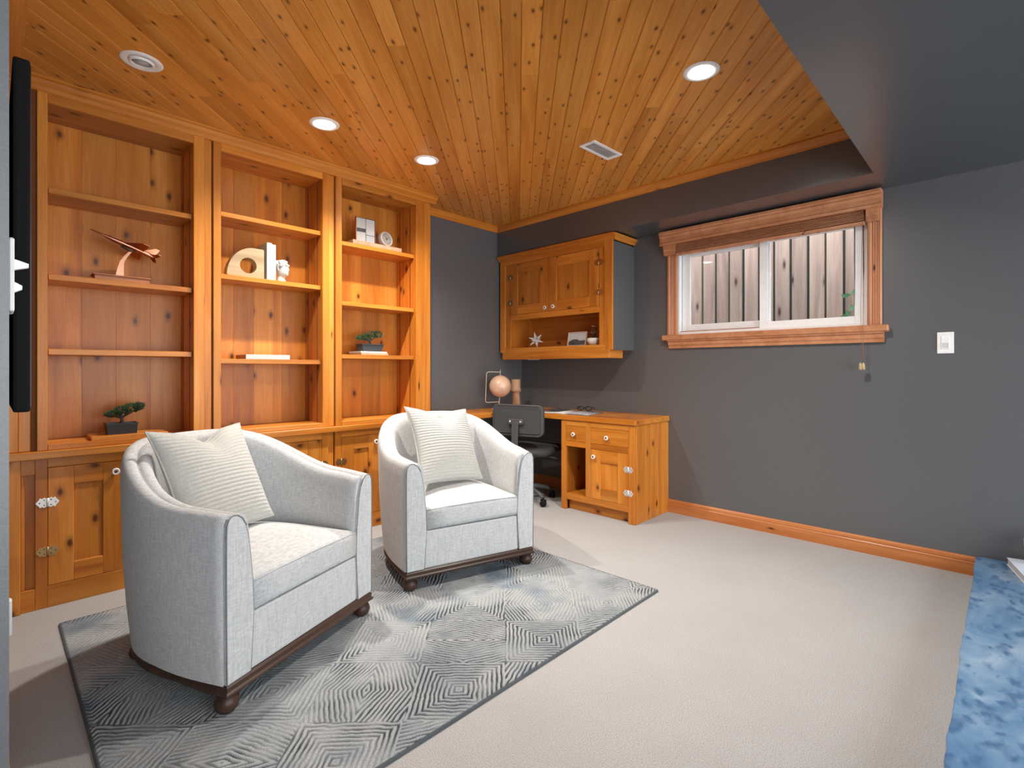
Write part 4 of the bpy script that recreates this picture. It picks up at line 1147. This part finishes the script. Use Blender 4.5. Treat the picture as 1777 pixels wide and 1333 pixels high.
# plaster head planter / bust
bu = thing('plaster_bust', 'small white plaster head with curled hair holding up the books', 'bust', (1.294, 3.30, S2), R(35))
N = 20
def ring(z, rx, ry, cx=0.0, cy=0.0): return [(cx + rx*math.cos(2*math.pi*i/N), cy + ry*math.sin(2*math.pi*i/N), z) for i in range(N)]
hd = MB().rings([ring(0.0,0.032,0.028,0,0.004), ring(0.012,0.026,0.024,0,0.006), ring(0.03,0.020,0.021,0,0.008), ring(0.042,0.022,0.026,0,0.0), ring(0.050,0.027,0.033,0,-0.004), ring(0.066,0.032,0.038,0,-0.003), ring(0.085,0.034,0.039,0,0), ring(0.105,0.034,0.038,0,0.002), ring(0.122,0.028,0.031,0,0.004), ring(0.132,0.015,0.018,0,0.004)])
hd.build('head', M['plaster'], bu)
fc = MB(); fc.sphere((0,-0.040,0.077), 0.008, 10, 8, (0.6,0.9,1.3)); fc.sphere((0,-0.035,0.060), 0.007, 10, 6, (1.3,0.6,0.5)); fc.sphere((0,-0.033,0.048), 0.008, 10, 6)
for s in (-1,1): fc.sphere((s*0.013,-0.034,0.088), 0.006, 10, 6, (1.2,0.5,0.6)); fc.sphere((s*0.034,0.004,0.078), 0.008, 8, 6, (0.5,0.8,1.3))
fc.build('face', M['plaster'], bu)
hr_ = MB(); rq = random.Random(9)
for i in range(46):
    a = rq.uniform(0, 6.28); b = rq.uniform(0.15, 1.0); z = 0.095 + 0.040*b; r_ = 0.040*math.sqrt(max(0.05, 1-(b*0.85)**2))
    if math.sin(a) < -0.6 and z < 0.105: continue
    hr_.sphere((r_*math.cos(a), r_*math.sin(a)+0.003, z), rq.uniform(0.007, 0.011), 8, 6)
hr_.build('curled_hair', M['plaster'], bu)
book(1.062, 1.322, 3.250, 3.44, 1.1815, 1.2095, 'white book lying alone on the lowest shelf of the middle section', pages=M['tan_wood'])
# third bay
S3 = 1.9965
slab('wooden_tray', 1.752, 2.149, 3.243, 3.40, S3, S3+0.028, M['pink_wood'], 'pale wooden block under the clock and the frame', 'tray')
f3 = thing('photo_frame', 'square frame with white panes standing next to the clock', 'picture frame', (1.885, 3.30, S3+0.0285), R(-4))
fm = MB(); rectframe_(fm, 0.076, 0.186, 0.005, 0.016); fm.build('frame', M['rose'], f3, 0.0008)
MB().box(-0.071, 0.071, 0.0085, 0.014, 0.005, 0.181).build('backing', M['dark_print'], f3)
for (x0, x1, z0, z1, mt) in ((-0.070,-0.002,0.106,0.178,'paper'),(0.002,0.068,0.066,0.178,'paper'),(-0.070,-0.002,0.082,0.103,'dark_print'),(-0.070,-0.002,0.006,0.080,'paper'),(0.002,0.068,0.006,0.062,'photo')):
    MB().box(x0, x1, 0.004, 0.012, z0, z1).build('panel', M[mt], f3)
ck = thing('desk_clock', 'small round white desk clock tilted on the wooden block', 'clock', (2.045, 3.315, S3+0.0285), R(10))
CM = Matrix.Translation((0, 0, 0.058)) @ Matrix.Rotation(R(-10), 4, 'X')
cb = MB().lathe([(0.0001,0.028),(0.050,0.028),(0.056,0.022),(0.057,-0.022),(0.054,-0.029),(0.047,-0.030),(0.046,-0.022)], n=36, ax='y'); cb.xf(CM).build('case', M['cream_metal'], ck)
cf = MB().lathe([(0.0001,-0.0225),(0.0465,-0.0225)], n=36, ax='y'); cf.xf(CM).build('face', M['paper'], ck)
for a, L in ((R(60), 0.026), (R(-35), 0.034)):
    MB().prism([(-0.0016,0),(0.0016,0),(0.001,L),(-0.001,L)], 'y', -0.0250, -0.0240).xf(CM @ Matrix.Rotation(a, 4, 'Y')).build('hand', M['brass'], ck)
MB().lathe([(0.009,-0.0235),(0.007,-0.0265),(0.0001,-0.027)], n=14, ax='y').xf(CM).build('hub', M['brass'], ck)
for i in range(12):
    a = R(30*i); MB().box(-0.0014, 0.0014, -0.0240, -0.0226, 0.034, 0.043).xf(CM @ Matrix.Rotation(a, 4, 'Y')).build('hour_mark', M['dark_print'], ck)
MB().box(-0.03, 0.03, -0.012, 0.018, 0, 0.006).build('foot', M['cream_metal'], ck, 0.001)
book(1.819, 2.039, 3.250, 3.42, 1.2225, 1.2365, 'lower thin white book under the bonsai in the slate pot', cover=M['pink_wood'])
book(1.815, 2.030, 3.255, 3.42, 1.2367, 1.2480, 'upper thin white book directly under the bonsai in the slate pot', rot=R(1.5))
bonsai((1.930, 3.325, 1.2485), 0.172, 0.09, 0.048, 0.16, 'flat-topped green bonsai in a flared slate pot standing on two books', M['green2'],
       [(-0.07,0.098,0.040,0.020),(-0.03,0.104,0.04,0.022),(0.02,0.126,0.045,0.024),(0.065,0.128,0.04,0.026)], 6, M['pot2'], 0.84)

# ------------------------------------------------------------------ blue stone hearth and things on it
hs = []
rq = random.Random(12)
nE = 90
wb_ = 0.0
for i in range(nE+1):
    wb_ = 0.75*wb_ + rq.uniform(-0.0028, 0.0028)
    hs.append((0.95 + (XW-0.015-0.95)*i/nE, 0.115 + wb_ - (0.008 if i == nE else 0)))
hs += [(XW-0.004, 0.09), (XW-0.004, -0.55), (0.95, -0.55)]
ho = MB((2.4, -0.2, 0)).prism(hs, 'z', 0.0, 0.11).build('hearth_slab', M['stone'], None, 0.004, 2); ho.location = (2.4, -0.2, 0)
tag(ho, 'polished blue stone hearth slab with a rough-cut edge along the window wall', 'hearth')
hb = thing('book', 'thick white book lying on the blue stone hearth', 'book', (3.544, -0.132, 0.1105), R(12))
MB().box(-0.135, 0.136, -0.096, 0.096, 0.004, 0.034).build('pages', M['paper'], hb)
MB().box(-0.14, 0.14, -0.10, 0.10, 0.0, 0.004).build('cover', M['blue_white'], hb, 0.001); MB().box(-0.14, 0.14, -0.10, 0.10, 0.034, 0.038).build('cover', M['blue_white'], hb, 0.001)
sp_ = thing('potted_succulent', 'pale pot with a grey-green succulent standing on the book upon the hearth', 'plant', (3.62, -0.121, 0.1488))
MB().lathe([(0.045,0.0),(0.05,0.005),(0.055,0.12),(0.052,0.125),(0.048,0.11)], n=28).build('pot', M['blue_white'], sp_)
MB().lathe([(0.0001,0.112),(0.05,0.112)], n=20).build('soil', M['soil'], sp_)
lf = MB()
for i in range(26):
    a = i*2.4; e = R(20 + 50*(i/26)); L = 0.075 - 0.0012*i
    d = Vector((math.cos(a)*math.cos(e), math.sin(a)*math.cos(e), math.sin(e))); s_ = Vector((-math.sin(a), math.cos(a), 0))*0.012; u_ = d.cross(s_).normalized()*0.004
    p = Vector((0,0,0.115)); q = p + d*L*0.55
    lf.add([p, q+s_, p+d*L, q-s_, q+u_, q-u_], [(0,1,4),(1,2,4),(2,3,4),(3,0,4),(1,0,5),(2,1,5),(3,2,5),(0,3,5)])
lf.build('leaves', M['leaf'], sp_, kind='stuff')
